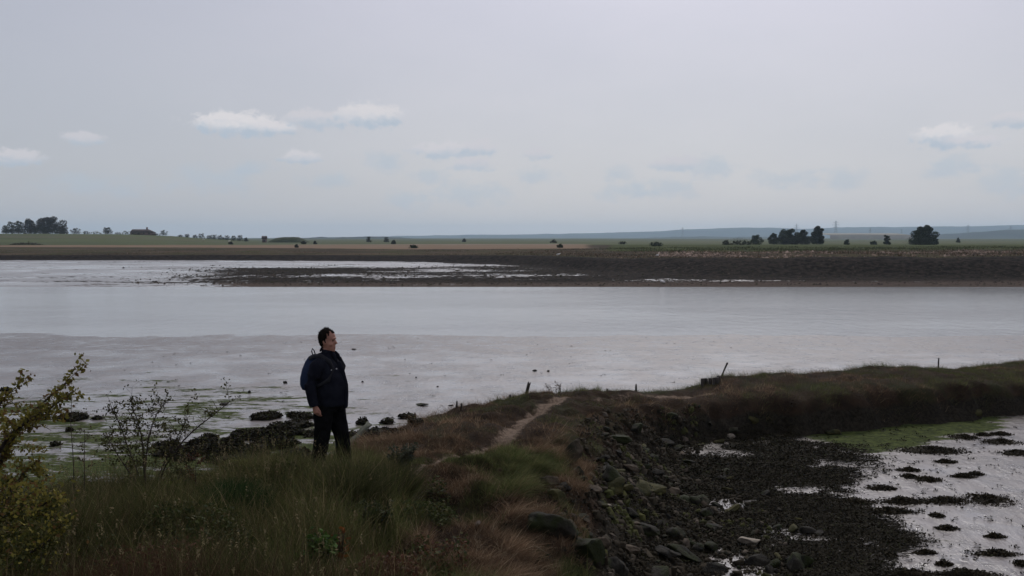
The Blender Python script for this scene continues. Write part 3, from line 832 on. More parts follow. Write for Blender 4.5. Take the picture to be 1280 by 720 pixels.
clumps = [
 (1235, 625, 44, 22, 'ragged tall seaweed clump nearest the right edge, alone on open mud'),
 (1182, 627, 46, 13, 'right half of the long dark seaweed ridge across the mud'),
 (1130, 628, 54, 11, 'left half of the long dark seaweed ridge across the mud'),
 (1111, 640, 54, 10, 'smooth oval seaweed clump lying just below the long ridge'),
 (1072, 628, 32, 10, 'small round seaweed clump left of the long ridge'),
 (1103, 611, 26, 7, 'small flat seaweed clump above the left end of the long ridge'),
 (1167, 564, 68, 13, 'broad two-humped seaweed clump just below the green algae'),
 (1160, 600, 24, 8, 'low seaweed clump, right one of a pair on mid bay mud'),
 (1137, 596, 15, 6, 'tiny seaweed clump, left one of a pair on mid bay mud'),
 (1136, 588, 22, 5, 'thin seaweed clump just above the tiny pair'),
 (1182, 578, 20, 4, 'thin flat seaweed clump under the two-humped one'),
 (1203, 596, 22, 4, 'thin seaweed streak, left one of the right-hand pair'),
 (1219, 593, 15, 4, 'short seaweed dot, right one of the right-hand pair'),
 (1205, 547, 26, 9, 'dark seaweed clump at the right end of the green algae'),
 (1252, 553, 34, 10, 'lumpy seaweed clump near the right edge under the marsh bank'),
 (1270, 567, 32, 9, 'flat seaweed clump cut by the right edge of view'),
 (1251, 543, 20, 5, 'small seaweed clump closest under the right marsh bank'),
 (1230, 544, 14, 4, 'tiny dark seaweed clump in a row under the right bank'),
 (1245, 693, 42, 8, 'flat pointed seaweed clump low on the right mud'),
 (1171, 645, 12, 4, 'tiny seaweed scrap under the long ridge'),
 (1183, 661, 20, 6, 'pale brown flattened seaweed scrap on open mud'),
 (1244, 671, 18, 3, 'thin twiggy seaweed scrap above the flat pointed clump'),
 (1113, 695, 10, 4, 'small seaweed dot beside the lower weed mat'),
 (1180, 706, 12, 4, 'small seaweed clump right on the bottom mud'),
 (1156, 692, 20, 2, 'thin dark line of seaweed low on the mud'),
 (1130, 718, 60, 9, 'wide seaweed clump cut by the bottom edge, left of two'),
 (1205, 719, 66, 7, 'wide seaweed clump cut by the bottom edge, right of two'),
 (1278, 706, 14, 8, 'small seaweed clump in the bottom right corner'),
]
for i, (u, v, a, b, lab) in enumerate(clumps):
    seaweed_clump(u, v, a, b, lab, 100 + i)

# ------------------------------------------------------------------ stones
def boulder_mesh(sx, sy, sz, seed, cuts=11, sub=4, rough=.09):
    rd = random.Random(seed)
    bm = bmesh.new(); bmesh.ops.create_icosphere(bm, subdivisions=sub, radius=1)
    pl = []
    for k in range(cuts):
        nv = Vector((rd.gauss(0, 1), rd.gauss(0, 1), rd.gauss(0, .8))).normalized(); pl.append((nv, rd.uniform(.38, .78)))
    for v in bm.verts:
        c = v.co.copy()
        for nv, dd in pl:
            e = c.dot(nv) - dd
            if e > 0: c -= nv * e * .97
        c += v.normal * rough * mnoise.fractal(c * 2.4 + Vector((seed * 1.7, 0, 0)), 1, 2, 4)
        v.co = Vector((c.x * sx, c.y * sy, c.z * sz))
    me = bpy.data.meshes.new('boulder'); bm.to_mesh(me); bm.free()
    for p in me.polygons: p.use_smooth = True
    return me

def boulder(u, v, wpx, hpx, label, mat, seed, name='boulder', rz=0, rx=0, ry=0, sink=.25, deep=1.0, p=None, group=None, cat='rock'):
    p = p or onground(u, v + hpx * .3)
    a = wpx / 2 / F * p.y; h = hpx / 2 / F * p.y
    me = boulder_mesh(a, a * .8 * deep, h, seed, *((4, 4, .26) if mat == M['weedbase'] else (11, 4, .09)))
    o = link(name, me, mat, label=label, cat=cat, group=group, loc=(p.x, p.y + a * .4, p.z + h * (1 - 2 * sink)))
    o.rotation_euler = (rx, ry, rz)
    return o
BG = 'boulders along the foot of the bank'
bl = [
 (722, 590, 30, 14, 'half-buried tan slab high on the rubble slope', 'stone_brown', .4, .3),
 (742, 612, 26, 12, 'half-buried tan stone left of the flat olive rock', 'stone_brown', .4, .3),
 (776, 600, 24, 10, 'flat brown stone between the tan slab and the olive rock', 'stone_brown', .4, .3),
 (728, 648, 30, 14, 'half-buried brown stone above the big black rock', 'stone_brown', .4, .3),
 (786, 585, 30, 12, 'flat dark mossy slab in the upper rubble', 'stone_brown', .4, .3),
 (790, 690, 34, 14, 'half-buried brown slab low in the rubble near the bottom', 'stone_brown', .4, .3),
 (712, 567, 34, 40, 'brown slab of rock leaning out from under the turf', 'stone_brown', .3, .5),
 (686, 604, 30, 22, 'pale brown rounded rock below the turf edge, upper of two', 'stone_brown', .1, .1),
 (697, 624, 36, 24, 'olive rounded rock below the turf edge, lower of two', 'stone_green', 0, .15),
 (820, 612, 52, 18, 'flat olive rock tipped towards the bay among the rubble', 'stone_green', .2, .12),
 (803, 629, 20, 16, 'small brown wedge rock left under the flat olive rock', 'stone_brown', .5, .6),
 (941, 679, 36, 13, 'pale cream flat stone lying on the dark seaweed', 'stone_pale', 0, .05),
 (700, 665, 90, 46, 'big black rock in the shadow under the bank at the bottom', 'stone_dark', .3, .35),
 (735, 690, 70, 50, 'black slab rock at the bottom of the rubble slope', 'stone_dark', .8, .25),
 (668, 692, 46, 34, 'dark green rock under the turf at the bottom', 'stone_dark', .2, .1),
 (690, 583, 44, 16, 'mossy dark ledge rock above the pale brown rock', 'stone_dark', .1, .3),
 (807, 662, 46, 22, 'dark pointed rock in the middle of the lower rubble', 'stone_dark', .2, .2),
 (833, 694, 40, 14, 'long low dark rock near the bottom of the weed', 'stone_dark', .1, .1),
 (772, 550, 40, 20, 'dark broad rock at the top of the rubble slope', 'stone_dark', .4, .2),
 (752, 632, 28, 10, 'mossy narrow rock beside the fallen white stones', 'stone_green', .3, .3),
 (752, 680, 24, 18, 'reddish brown rock near the bottom rubble', 'stone_brown', .2, .3),
 (914, 546, 12, 8, 'pale square stone below the marsh bank', 'stone_pale', .4, .1),
 (760, 633, 14, 6, 'small white stone in the rubble slope', 'stone_pale', .4, .3),
 (846, 605, 12, 6, 'small pinkish stone right of the flat olive rock', 'stone_pale', .4, .1),
 (895, 660, 28, 9, 'low dark stone in the weed left of the cream stone', 'stone_dark', .1, .1),
 (1046, 540, 26, 12, 'mossy green hummock stone at the left of the algae', 'stone_green', .1, .1),
 (1222, 518, 26, 14, 'mossy green stone under the right part of the marsh bank', 'stone_green', .1, .1),
]
for i, (u, v, a, h, lab, mt, rz, tl) in enumerate(bl):
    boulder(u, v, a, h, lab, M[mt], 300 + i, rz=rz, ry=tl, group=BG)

# small rubble on the slope: many alike
protos = [boulder_mesh(1, .8, .5, 500 + i, cuts=12, sub=3, rough=.10) for i in range(10)]
for i, me in enumerate(protos):
    me.materials.append(M['stone_dark'] if i < 6 else M['stone_brown'] if i < 8 else M['stone_green'])
cnt = 0; tries = 0; rd = random.Random(11)
while cnt < 250 and tries < 6000:
    tries += 1
    yy = rd.uniform(11.5, 25); xx = rd.uniform(.2, 6.2)
    d_, w_ = outline(np.array([xx]), np.array([yy])); d_ = d_[0]; w_ = w_[0]
    if not (.15 * w_ + .1 < d_ < 1.35 * w_ + .8): continue
    if d_ > w_ and rd.random() < .6: continue
    s = min(.36, .05 + rd.expovariate(1 / .07))
    me = protos[rd.choice([0, 1, 2, 3, 4, 5, 6, 7, 8, 9])]
    o = bpy.data.objects.new('rubble_stone', me); COL.objects.link(o)
    o.location = (xx, yy, gz(xx, yy) + s * .18); o.scale = (s, s * rd.uniform(.7, 1.1), s * rd.uniform(.6, 1.1))
    o.rotation_euler = (rd.uniform(-.5, .5), rd.uniform(-.2, .6), rd.uniform(0, 6.28))
    tag(o, 'small dark weed-stained stone in the rubble below the marsh bank', 'rock', 'rubble stones below the bank')
    cnt += 1

n = 42000
x = rng.uniform(-.2, 6.5, n); y = rng.uniform(10.5, 25.5, n)
d, w = outline(x, y)
ok = (d > .12 * w) & (d < 1.5 * w) & (x < 4.6) & (rng.uniform(0, 1, n) < np.interp(d / w, [.1, .4, 1, 1.5], [.4, 1, .8, .1]))
x, y = x[ok], y[ok]; n = len(x); z = ground_z(x, y)
sz = np.clip(rng.gamma(1.3, .020, n), .010, .12)
off = np.array([(1, 0, -.3), (.1, .8, -.3), (-.9, .1, -.3), (0, -.8, -.3), (.5, .4, .55), (-.4, .5, .5), (-.5, -.3, .6), (.4, -.4, .5)])
ang = rng.uniform(0, 6.28, n); o_ = off[None] * rng.uniform(.6, 1.35, (n, 8, 3)) * sz[:, None, None]
V = np.stack([o_[..., 0] * np.cos(ang)[:, None] - o_[..., 1] * np.sin(ang)[:, None], o_[..., 0] * np.sin(ang)[:, None] + o_[..., 1] * np.cos(ang)[:, None], o_[..., 2] + rng.normal(0, .25, (n, 1)) * o_[..., 0]], -1) + np.stack([x, y, z], -1)[:, None, :]
b = (np.arange(n) * 8)[:, None, None]
Q = (b + np.array([[[4, 5, 6, 7], [0, 1, 5, 4], [1, 2, 6, 5], [2, 3, 7, 6], [3, 0, 4, 7]]])).reshape(-1, 4)
gm = fbm(x * 1.3, y * 1.3, 123, 4)
C = np.where((rng.uniform(0, 1, n) < smooth01((gm - .54) / .1) * .7)[:, None], pick(n, [(.036, .042, .013), (.055, .058, .02), (.026, .03, .011)]), pick(n, [(.014, .012, .009), (.024, .02, .015), (.04, .034, .026), (.075, .062, .05)], [4, 3, 2, .5], .3))
M['gravel'] = leaf_mat('weedy_gravel', .9, 0, .3, .05)
link('rubble_gravel', mesh_arrays('rubble_gravel', V.reshape(-1, 3), Q, colors=np.repeat(C, 8, axis=0)), M['gravel'], kind='stuff', label='small dark and mossy broken stones filling the slope below the bank', cat='gravel')

# weed-covered rocks on the left beach
lb = [
 (250, 556, 40, 16, 'long weed-black rock left of the peaked rock on the beach'),
 (310, 568, 50, 20, 'wide weed-black rock right below the peaked rock'),
 (318, 545, 44, 14, 'weed-black rock in the middle of the dark heap left of the man'),
 (350, 540, 40, 14, 'weed-black rock at the top of the dark heap beside the man'),
 (275, 575, 46, 16, 'weed-black rock at the grass edge left in the dark heap'),
 (205, 556, 30, 10, 'flat weed-black rock seen through the thorn bush'),
 (440, 545, 26, 12, 'small weed-black rock beyond the fallen plank'),
 (520, 528, 22, 10, 'weed-black rock against the foot of the low bank'),
 (285, 560, 60, 30, 'peaked weed-black rock left of the walking man'),
 (262, 546, 20, 10, 'small weed-black rock behind the peaked one on the beach'),
 (338, 556, 52, 26, 'broad weed-black rock just left of the man\'s legs'),
 (332, 521, 44, 11, 'long low weed-black rock at the edge of the mud left of the man'),
 (372, 521, 40, 12, 'low dark rock on the mud edge right behind the man\'s back'),
 (300, 580, 60, 22, 'dark rock mass at the grass edge under the peaked rock'),
 (230, 566, 50, 16, 'low dark rock mass behind the bare bush'),
 (365, 570, 44, 22, 'dark weedy rock close behind the man\'s rear leg'),
 (453, 528, 20, 13, 'rounded weed-black rock right of the man\'s legs'),
 (484, 527, 18, 12, 'rounded weed-black rock, second to the right of the man'),
 (508, 521, 20, 10, 'weed-black rock beside the low marsh bank'),
 (470, 545, 50, 20, 'dark weedy rock in front of the fallen plank'),
 (497, 545, 36, 16, 'dark rock under the left tip of the marsh bank'),
 (85, 523, 46, 9, 'flat dark rock on the mud behind the golden shrub'),
 (121, 523, 14, 6, 'small dark stone right of the flat rock on the mud'),
 (45, 524, 26, 6, 'thin dark rock at far left of the mud'),
 (67, 556, 12, 7, 'small dark stone in the algae at left'),
 (86, 538, 12, 5, 'tiny dark stone in the algae behind the dead stalk'),
 (6, 487, 14, 6, 'dark stone at the left edge of the mudflat'),
]
for i, (u, v, a, h, lab) in enumerate(lb):
    ob = boulder(u, v, a * 1.1, h * .72, lab, M['weedbase'], 700 + i, rz=i * .7, group='weed-covered rocks on the beach', sink=.3, deep=.9)
    rs = np.random.default_rng(1700 + i)
    vv = np.array([tuple(q.co) for q in ob.data.vertices]); nn = np.array([tuple(q.normal) for q in ob.data.vertices])
    nf = int(np.clip(1500 * np.ptp(vv[:, 0]) * np.ptp(vv[:, 1]), 150, 1600)); ix = rs.integers(0, len(vv), nf)
    G = Geo(); G.leaves(vv[ix] + nn[ix] * rs.uniform(-.01, .035, (nf, 1)) + rs.normal(0, .012, (nf, 3)), .045, np.array([(.009, .008, .005), (.017, .015, .009), (.026, .022, .012), (.045, .052, .017)])[rs.choice(4, nf, p=[.33, .32, .2, .15])], rs, 2.0, .3)
    link('seaweed', G.mesh('seaweed'), M['weed'], ob)
rd = random.Random(77)
for i in range(20):
    uu_ = 205 + i * 9.5 + rd.uniform(-6, 6); vv_ = 566 - (uu_ - 205) * .16 + rd.uniform(-9, 12)
    ob = boulder(uu_, vv_, rd.uniform(22, 50), rd.uniform(6, 12), 'low weed-black rock merging into the dark heap left of the man', M['weedbase'], 1200 + i, rz=i * .9, group='low rocks of the dark heap', sink=.3, deep=1.0)
    rs = np.random.default_rng(1900 + i); vv = np.array([tuple(q.co) for q in ob.data.vertices]); nn = np.array([tuple(q.normal) for q in ob.data.vertices])
    ix = rs.integers(0, len(vv), 700); G = Geo()
    G.leaves(vv[ix] + nn[ix] * rs.uniform(-.01, .035, (700, 1)) + rs.normal(0, .012, (700, 3)), .04, np.array([(.009, .008, .005), (.017, .015, .009), (.026, .022, .012), (.045, .052, .017)])[rs.choice(4, 700, p=[.33, .32, .2, .15])], rs, 2.0, .3)
    link('seaweed', G.mesh('seaweed'), M['weed'], ob)
mudstones = [
 (669, 463.5, 7, 4, 'dark stone on the open mudflat, left of a pair above the post'),
 (685.5, 464, 7, 3, 'dark stone on the open mudflat, right of a pair above the post'),
 (356, 478, 8, 4, 'dark squarish stone on the mud left of the man\'s backpack'),
 (453, 477, 5, 3, 'small dark stone on the mud right of the man\'s jacket'),
 (443, 436.5, 9, 2, 'flat dark stone at the waterline right of the man\'s face'),
 (311, 490, 7, 4, 'dark stone with a muddy trail left of the man'),
 (528, 506, 22, 4, 'flat dark rock at the near edge of the mud left of the stubby post'),
 (547, 483, 4, 2, 'tiny dark stone alone on the mud above the stubby post'),
 (520, 472, 4, 2, 'tiny dark stone far out on the mud above the flat rock'),
 (243, 486.5, 4, 3, 'tiny dark stone on the mud above the bare bush'),
 (280, 505, 18, 4, 'low dark rock on the mud above the peaked rock'),
 (564, 507, 12, 2, 'thin dark weed-covered rock beside the stubby post'),
]
for i, (u, v, a, h, lab) in enumerate(mudstones):
    boulder(u, v, a, h, lab, M['stone_dark'], 800 + i, name='mud_stone', rz=i, group='stones on the mudflat', sink=.2)

# ------------------------------------------------------------------ posts and driftwood
def stake(u, vtop, vbot, wpx, label, Y=None, lean=0.0, seed=1, shape='broken', cat='post'):
    if Y is None:
        p = onground(u, vbot)
    else:
        q = at(u, vbot, Y); p = Vector((q.x, Y, q.z))
    t = at(u, vtop, p.y)
    H = t.z - p.z; r = wpx / 2 / F * p.y
    rd = random.Random(seed); G = Geo()
    n = 9; k = 8; V = []
    for i in range(k + 1):
        f = i / k
        rr = r * (1.1 - .15 * f) if shape == 'broken' else r * (1.15 - .75 * f ** 1.6)
        for j in range(n):
            th = 2 * math.pi * j / n
            jit = 1 + rd.uniform(-.14, .14)
            zz = f * (H + .35) - .35
            if i == k: zz += rd.uniform(-.5, .4) * r * 2.2
            V.append((rr * jit * math.cos(th) + lean * max(0, f * (H + .35) - .35) + .25 * r * math.sin(f * 4 + seed), rr * jit * .85 * math.sin(th), zz))
    V.append((lean * H, 0, H - r * .6))
    Q = [(i * n + j, i * n + (j + 1) % n, (i + 1) * n + (j + 1) % n, (i + 1) * n + j) for i in range(k) for j in range(n)]
    T = [(k * n + j, k * n + (j + 1) % n, len(V) - 1) for j in range(n)]
    G.add(V, Q, T)
    me = G.mesh('stake')
    return link('wooden_stake', me, M['wood'], label=label, cat=cat, group='rotten wooden stakes along the bank', loc=tuple(p)), p, H
stake(657, 478, 500, 4.2, 'tallest rotten wooden stake, leaning right beside the footpath crest', Y=22.6, lean=.22, seed=2)
stake(571, 501, 516, 4.0, 'short dark pointed wooden stake nearest the man', Y=20.9, seed=3, shape='pointed')
stake(637.5, 494, 508, 2.6, 'thin dark wooden stake, left of a close pair on the bank', Y=22.0, seed=4)
stake(641.5, 496, 508, 2.6, 'thin dark wooden stake, right of a close pair on the bank', Y=22.05, seed=5)
stake(759.5, 486, 494, 2.6, 'tiny dark wooden stake on the middle of the crest', Y=24.4, seed=6)
stake(795.5, 480.5, 490, 4.2, 'blunt dark wooden stake where the bank turns right', Y=24.8, seed=7, shape='pointed')
stake(577, 504, 516, 2.2, 'splintered wooden stub right of the pointed stake', Y=20.8, seed=8)
o, p, H = stake(902.5, 453.5, 470, 2.3, 'thin leaning wooden stake with a knob, on the grassy hummock', Y=27.4, lean=.38, seed=9)
stake(1173, 447.5, 456, 1.8, 'small knobbed wooden stake on the right of the marsh bank', Y=32.0, seed=10)

# low broken timber revetment at the left end of the grassy hummock
G = Geo(); rd = random.Random(5)
pa = at(878, 486, 26.2); pb = at(900, 486, 26.6)
for i in range(9):
    f = i / 8; x0 = pa.x + (pb.x - pa.x) * f; y0 = pa.y + .25 * math.sin(i)
    zt = gz(x0, y0); G.box((x0 - .04, y0 - .05, 1.0), (x0 + .04, y0 + .05, at(878, 473 - 3 * f + rd.uniform(-1, 1), y0).z))
link('timber_revetment', G.mesh('timber_revetment'), M['wood'], label='row of broken dark timbers shoring the end of the grassy hummock', cat='revetment')

# the plank lying behind the man
def plank():
    a = at(403, 553, 17.0); b = at(462, 529, 19.0)
    a.z = gz(a.x, a.y) + .12; b = at(462, 529, 18.6)
    G = Geo()
    d = (b - a); L = d.length; 
    pts = 14; V = []
    for i in range(pts + 1):
        f = i / pts
        for (yy, zz) in ((-.055, -.02), (.055, -.02), (.055, .02), (-.055, .02)):
            V.append((f * L, yy * (1 + .15 * math.sin(i * 2.3)), zz + .01 * math.sin(i * 1.7)))
    Q = [(i * 4 + j, i * 4 + (j + 1) % 4, i * 4 + 4 + (j + 1) % 4, i * 4 + 4 + j) for i in range(pts) for j in range(4)] + [(0, 3, 2, 1), (pts * 4, pts * 4 + 1, pts * 4 + 2, pts * 4 + 3)]
    G.add(V, Q)
    o = link('driftwood_plank', G.mesh('driftwood_plank'), M['palewood'], label='pale greenish driftwood plank lying tilted behind the man\'s legs', cat='plank', loc=tuple(a))
    o.rotation_euler = Vector((1, 0, 0)).rotation_difference(d.normalized()).to_euler()
    o.rotation_euler.rotate_axis('X', R(50))
plank()

# ------------------------------------------------------------------ near shrubs and plants
def grow(G, tips, p, d, L, r, depth, rd, spread=.6, droop=0.0, steps=4, kids=(2, 3), taper=.6):
    pts = [Vector(p)]; d = Vector(d).normalized()
    for i in range(steps):
        d = (d + Vector((rd.gauss(0, .10), rd.gauss(0, .10), rd.gauss(0, .08) - droop))).normalized()
        pts.append(pts[-1] + d * (L / steps))
    rad = [r * (1 - .5 * i / steps) for i in range(steps + 1)]
    G.tube(pts, rad, 5)
    for i in range(1, steps + 1): tips.append((pts[i].copy(), depth))
    if depth <= 0: return
    for k in range(rd.randint(*kids)):
        j = rd.randint(max(1, steps // 2), steps)
        nd = (d + Vector((rd.gauss(0, spread), rd.gauss(0, spread), rd.gauss(.1, spread * .6)))).normalized()
        grow(G, tips, pts[j], nd, L * rd.uniform(.5, .8), rad[j] * taper, depth - 1, rd, spread, droop, steps, kids, taper)

def along(pts, n):
    """n points along a polyline"""
    pts = [Vector(p) for p in pts]; out = []
    for i in range(n):
        f = i / (n - 1) * (len(pts) - 1); k = min(int(f), len(pts) - 2)
        out.append(pts[k].lerp(pts[k + 1], f - k))
    return out

def golden_shrub():
    Y = 7.2; rs = np.random.default_rng(3); rd = random.Random(3)
    bx = at(-35, 700, Y); base = Vector((bx.x, Y, gz(bx.x, Y)))
    root = empty('golden_shrub', base, 'straggling shrub with golden green leaves at the left edge', 'shrub')
    G = Geo(); tips = []
    def px(u, v, dy=0): return at(u, v, Y + dy) - base
    arms = [[(-35, 720), (-25, 640), (0, 570), (30, 528), (60, 497), (88, 475)],
            [(-20, 600), (10, 545), (40, 522), (66, 508), (92, 488)],
            [(-35, 720), (-10, 660), (10, 620), (30, 590), (50, 575)],
            [(-30, 720), (0, 690), (30, 655), (52, 632), (70, 620)],
            [(-25, 720), (10, 710), (40, 690), (66, 672), (80, 655)],
            [(-40, 720), (-30, 600), (-15, 530), (0, 505), (12, 490)],
            [(-30, 650), (-5, 600), (6, 560), (20, 545), (34, 520)]]
    for k, a in enumerate(arms):
        pts = [px(u, v, .25 * math.sin(k * 2.1 + i)) for i, (u, v) in enumerate(a)]
        G.tube(along(pts, 12), [.016 * (1 - .8 * i / 11) + .002 for i in range(12)], 5)
        for q in along(pts, 34)[8:]:
            tips.append(q)
        for q in along(pts, 12)[3:11]:
            for r_ in range(2):
                t = []; d = Vector((rd.gauss(.2, .6), rd.gauss(0, .5), rd.gauss(.2, .5)))
                grow(G, t, q, d, rd.uniform(.08, .22), .003, 1 if rd.random() < .4 else 0, rd, .7, 0, 3, (1, 2))
                if k in (2, 3, 4) or rd.random() < .5: tips += [x[0] for x in t]
    link('stem', G.mesh('stem', True), M['twig'], root)
    G = Geo(); P_ = []
    for t in tips:
        m = 9 if t.z > .95 else 7
        for j in range(m): P_.append(tuple(t + Vector((rd.gauss(0, .022), rd.gauss(0, .03), rd.gauss(0, .02)))))
    # bushy lower body
    for j in range(4200):
        th = rd.uniform(0, 6.28); rr = math.sqrt(rd.random())
        q = px(rd.gauss(8, 34), rd.uniform(600, 722), rd.gauss(0, .35))
        hz = 1 - max(0, q.z) / 1.0
        if mnoise.noise(q * 4.0) > -.05: P_.append(tuple(q))
    P_ = np.array(P_); n = len(P_)
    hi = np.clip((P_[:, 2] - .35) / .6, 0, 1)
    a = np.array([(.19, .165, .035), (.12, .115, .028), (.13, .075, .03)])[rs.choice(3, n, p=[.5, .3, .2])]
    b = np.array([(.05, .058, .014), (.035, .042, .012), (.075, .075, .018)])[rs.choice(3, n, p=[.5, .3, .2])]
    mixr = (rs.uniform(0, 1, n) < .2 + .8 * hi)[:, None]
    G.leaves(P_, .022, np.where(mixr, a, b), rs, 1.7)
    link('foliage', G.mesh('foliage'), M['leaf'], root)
golden_shrub()

def bare_bush():
    Y = 10.8; rs = np.random.default_rng(5); rd = random.Random(9)
    b = at(192, 622, Y); base = Vector((b.x, Y, gz(b.x, Y)))
    root = empty('thorn_bush', base, 'nearly bare dark thorn bush with sparse leaves in the grass', 'bush')
    G = Geo(); tips = []; ltips = []
    def px(u, v, dy=0): return at(u, v, Y + dy) - base
    arms = [[(183, 630), (172, 590), (160, 560), (150, 530), (140, 512)], [(183, 630), (180, 590), (178, 550), (172, 525), (165, 510)],
            [(184, 630), (181, 585), (186, 545), (194, 520), (205, 504)], [(188, 632), (200, 590), (212, 566), (222, 545), (232, 528)],
            [(188, 632), (205, 585), (225, 555), (245, 535), (268, 518), (287, 502)], [(184, 630), (168, 600), (148, 570), (135, 548)], [(192, 630), (214, 606), (228, 594), (240, 590)]]
    for k, a in enumerate(arms):
        pts = [px(u, v, .18 * math.sin(k * 1.9 + i * .7)) for i, (u, v) in enumerate(a)]
        G.tube(along(pts, 10), [.011 * (1 - .78 * i / 9) + .0015 for i in range(10)], 5)
        for q in along(pts, 14)[4:]:
            for r_ in range(3):
                t = []; d = Vector((rd.gauss(0, .6), rd.gauss(0, .5), rd.gauss(.45, .4)))
                grow(G, t, q, d, rd.uniform(.08, .24), .0032, 1, rd, .7, 0, 3, (1, 2))
                if k != 4 or rd.random() < .25: ltips += [x[0] for x in t if rd.random() < .6]
    link('branches', G.mesh('branches', True), M['twig'], root)
    G = Geo(); P_ = np.array([tuple(t + Vector((rd.gauss(0, .02), rd.gauss(0, .02), rd.gauss(0, .02)))) for t in ltips for _ in range(4)])
    n = len(P_)
    G.leaves(P_, .019, np.array([(.04, .044, .014), (.06, .055, .02), (.028, .03, .012), (.10, .095, .03)])[rs.choice(4, n, p=[.4, .25, .25, .1])], rs, 1.6)
    link('leaves', G.mesh('leaves'), M['leaf'], root)
bare_bush()

def dry_stalk(u, vt, vb, Y, label, seed, tufty=False, col=(.05, .035, .022)):
    rd = random.Random(seed); rs = np.random.default_rng(seed)
    b = at(u, vb, Y); base = Vector((b.x, Y, gz(b.x, Y)))
    top = at(u + rd.uniform(-2, 2), vt, Y) - base
    root = empty('dead_stalk', base, label, 'stalk')
    G = Geo(); tips = []
    pts = [Vector((0, 0, -.03)), top * .4 + Vector((rd.gauss(0, .012), 0, 0)), top * .75 + Vector((rd.gauss(0, .012), 0, 0)), top]
    G.tube(along(pts, 8), [.006 - .0005 * i for i in range(8)], 5)
    for q in along(pts, 12)[5:]:
        t = []; grow(G, t, q, Vector((rd.gauss(0, .7), rd.gauss(0, .4), .6)), rd.uniform(.04, .12), .002, 0, rd, .5, 0, 3)
        tips += [x[0] for x in t]
    link('stem', G.mesh('stem', True), M['twig'], root)
    G = Geo(); P_ = np.array([tuple(t + Vector((rd.gauss(0, .012), rd.gauss(0, .012), rd.gauss(0, .012)))) for t in tips for _ in range(6 if tufty else 2)])
    G.leaves(P_, .014, np.array([col]) * rs.uniform(.6, 1.3, (len(P_), 1)), rs, 1.8)
    link('foliage', G.mesh('foliage'), M['leaf'], root)  # seed heads clustered on the twig tips of the dry stalk
dry_stalk(91, 498, 600, 10.4, 'tall thin dead stalk between the golden shrub and the thorn bush', 1)
dry_stalk(104, 540, 612, 10.2, 'shorter twiggy stalk right of the tall dead stalk', 2, True)
dry_stalk(246, 572, 640, 10.3, 'rust red dock stalk right of the thorn bush', 3, True, (.07, .025, .015))
dry_stalk(686, 482, 497, 22.8, 'curved dry reddish stalk right of the tallest stake', 4, True, (.12, .085, .06))
dry_stalk(696, 480, 497, 22.9, 'bushy dry brown stalk further right of the tallest stake', 5, True, (.10, .065, .045))
dry_stalk(700, 483, 497, 23.0, 'short dry brown stalk at the path crest', 6, True, (.10, .065, .045))

def umbel(u, vt, vb, Y, label, seed):
    """green plant with yellowish flower heads"""
    rd = random.Random(seed); rs = np.random.default_rng(seed)
    b = at(u, vb, Y); base = Vector((b.x, Y, gz(b.x, Y)))
    root = empty('flowering_plant', base, label, 'plant')
    H = max(.2, (at(u, vt, Y) - base).z)
    G = Geo(); heads = []; lv = []
    for k in range(6):
        th = rd.uniform(0, 6.28); r_ = rd.uniform(.03, .13)
        top = Vector((r_ * math.cos(th), r_ * math.sin(th), H * rd.uniform(.75, 1.02)))
        G.tube([Vector((0, 0, -.02)), top * .5 + Vector((0, 0, .03)), top], [.006, .004, .0025], 5)
        heads.append(top); lv += [top * f for f in (.2, .35, .5, .65, .8)]
    link('stem', G.mesh('stem', True), M['twig'], root)
    G = Geo(); P_ = np.array([tuple(t + Vector((rd.gauss(0, .05), rd.gauss(0, .05), rd.gauss(0, .03)))) for t in lv for _ in range(14)])
    G.leaves(P_, .035, np.array([(.04, .055, .015), (.06, .07, .02)])[rs.integers(0, 2, len(P_))], rs, 2)
    link('leaves', G.mesh('leaves'), M['leaf'], root)
    G = Geo(); P_ = np.array([tuple(t + Vector((rd.gauss(0, .03), rd.gauss(0, .03), rd.gauss(0, .012)))) for t in heads for _ in range(40)])
    G.leaves(P_, .014, np.array([(.16, .165, .045), (.11, .13, .03)])[rs.integers(0, 2, len(P_))], rs, 1.3)
    link('flower_head', G.mesh('flower_head'), M['leaf'], root)
umbel(215, 602, 632, 10.5, 'pale yellow-green flowering plant beside the thorn bush', 21)
umbel(298, 574, 612, 11.5, 'yellow-green flowering plant on tall stem left of the man', 22)
umbel(330, 580, 608, 11.7, 'small yellowish flowering plant in the grass left of the man', 23)

def tussock(u, v, Y, rad, H, n, label, cols, seed, leafsize=None, name='grass_tussock'):
    b = at(u, v, Y); z0 = gz(b.x, Y); rs = np.random.default_rng(seed)
    x = rs.normal(0, rad * .5, n); y = rs.normal(0, rad * .5, n); r_ = np.hypot(x, y)
    z = np.array([gz(b.x + i, Y + j) - z0 for i, j in zip(x[:1], y[:1])])[0] + np.zeros(n)
    ln = H * rs.uniform(.5, 1.1, n) * np.exp(-(r_ / rad) ** 2 * .4)
    c = np.array(cols)[rs.integers(0, len(cols), n)] * rs.uniform(.7, 1.3, (n, 1))
    V, Q, C = blades(np.stack([x, y, z], 1), ln, rs.uniform(.004, .008, n) if leafsize is None else np.full(n, leafsize), np.arctan2(y, x), np.clip(r_ / rad * .5, 0, .7), rs.uniform(.0, .5, n), c)
    link(name, mesh_arrays(name, V, Q, colors=C), M['grass'], label=label, cat='plant', loc=(b.x, Y, z0))
tussock(292, 650, 9.9, .30, .34, 3600, 'dark bright-green rounded tussock in the middle of the foreground grass', [(.018, .046, .014), (.026, .058, .018), (.014, .032, .012)], 4)
tussock(440, 640, 10.6, .34, .55, 3200, 'tall soft grass clump in front of the man\'s front leg', [(.042, .052, .018), (.06, .062, .026), (.034, .044, .014), (.10, .09, .05)], 8)
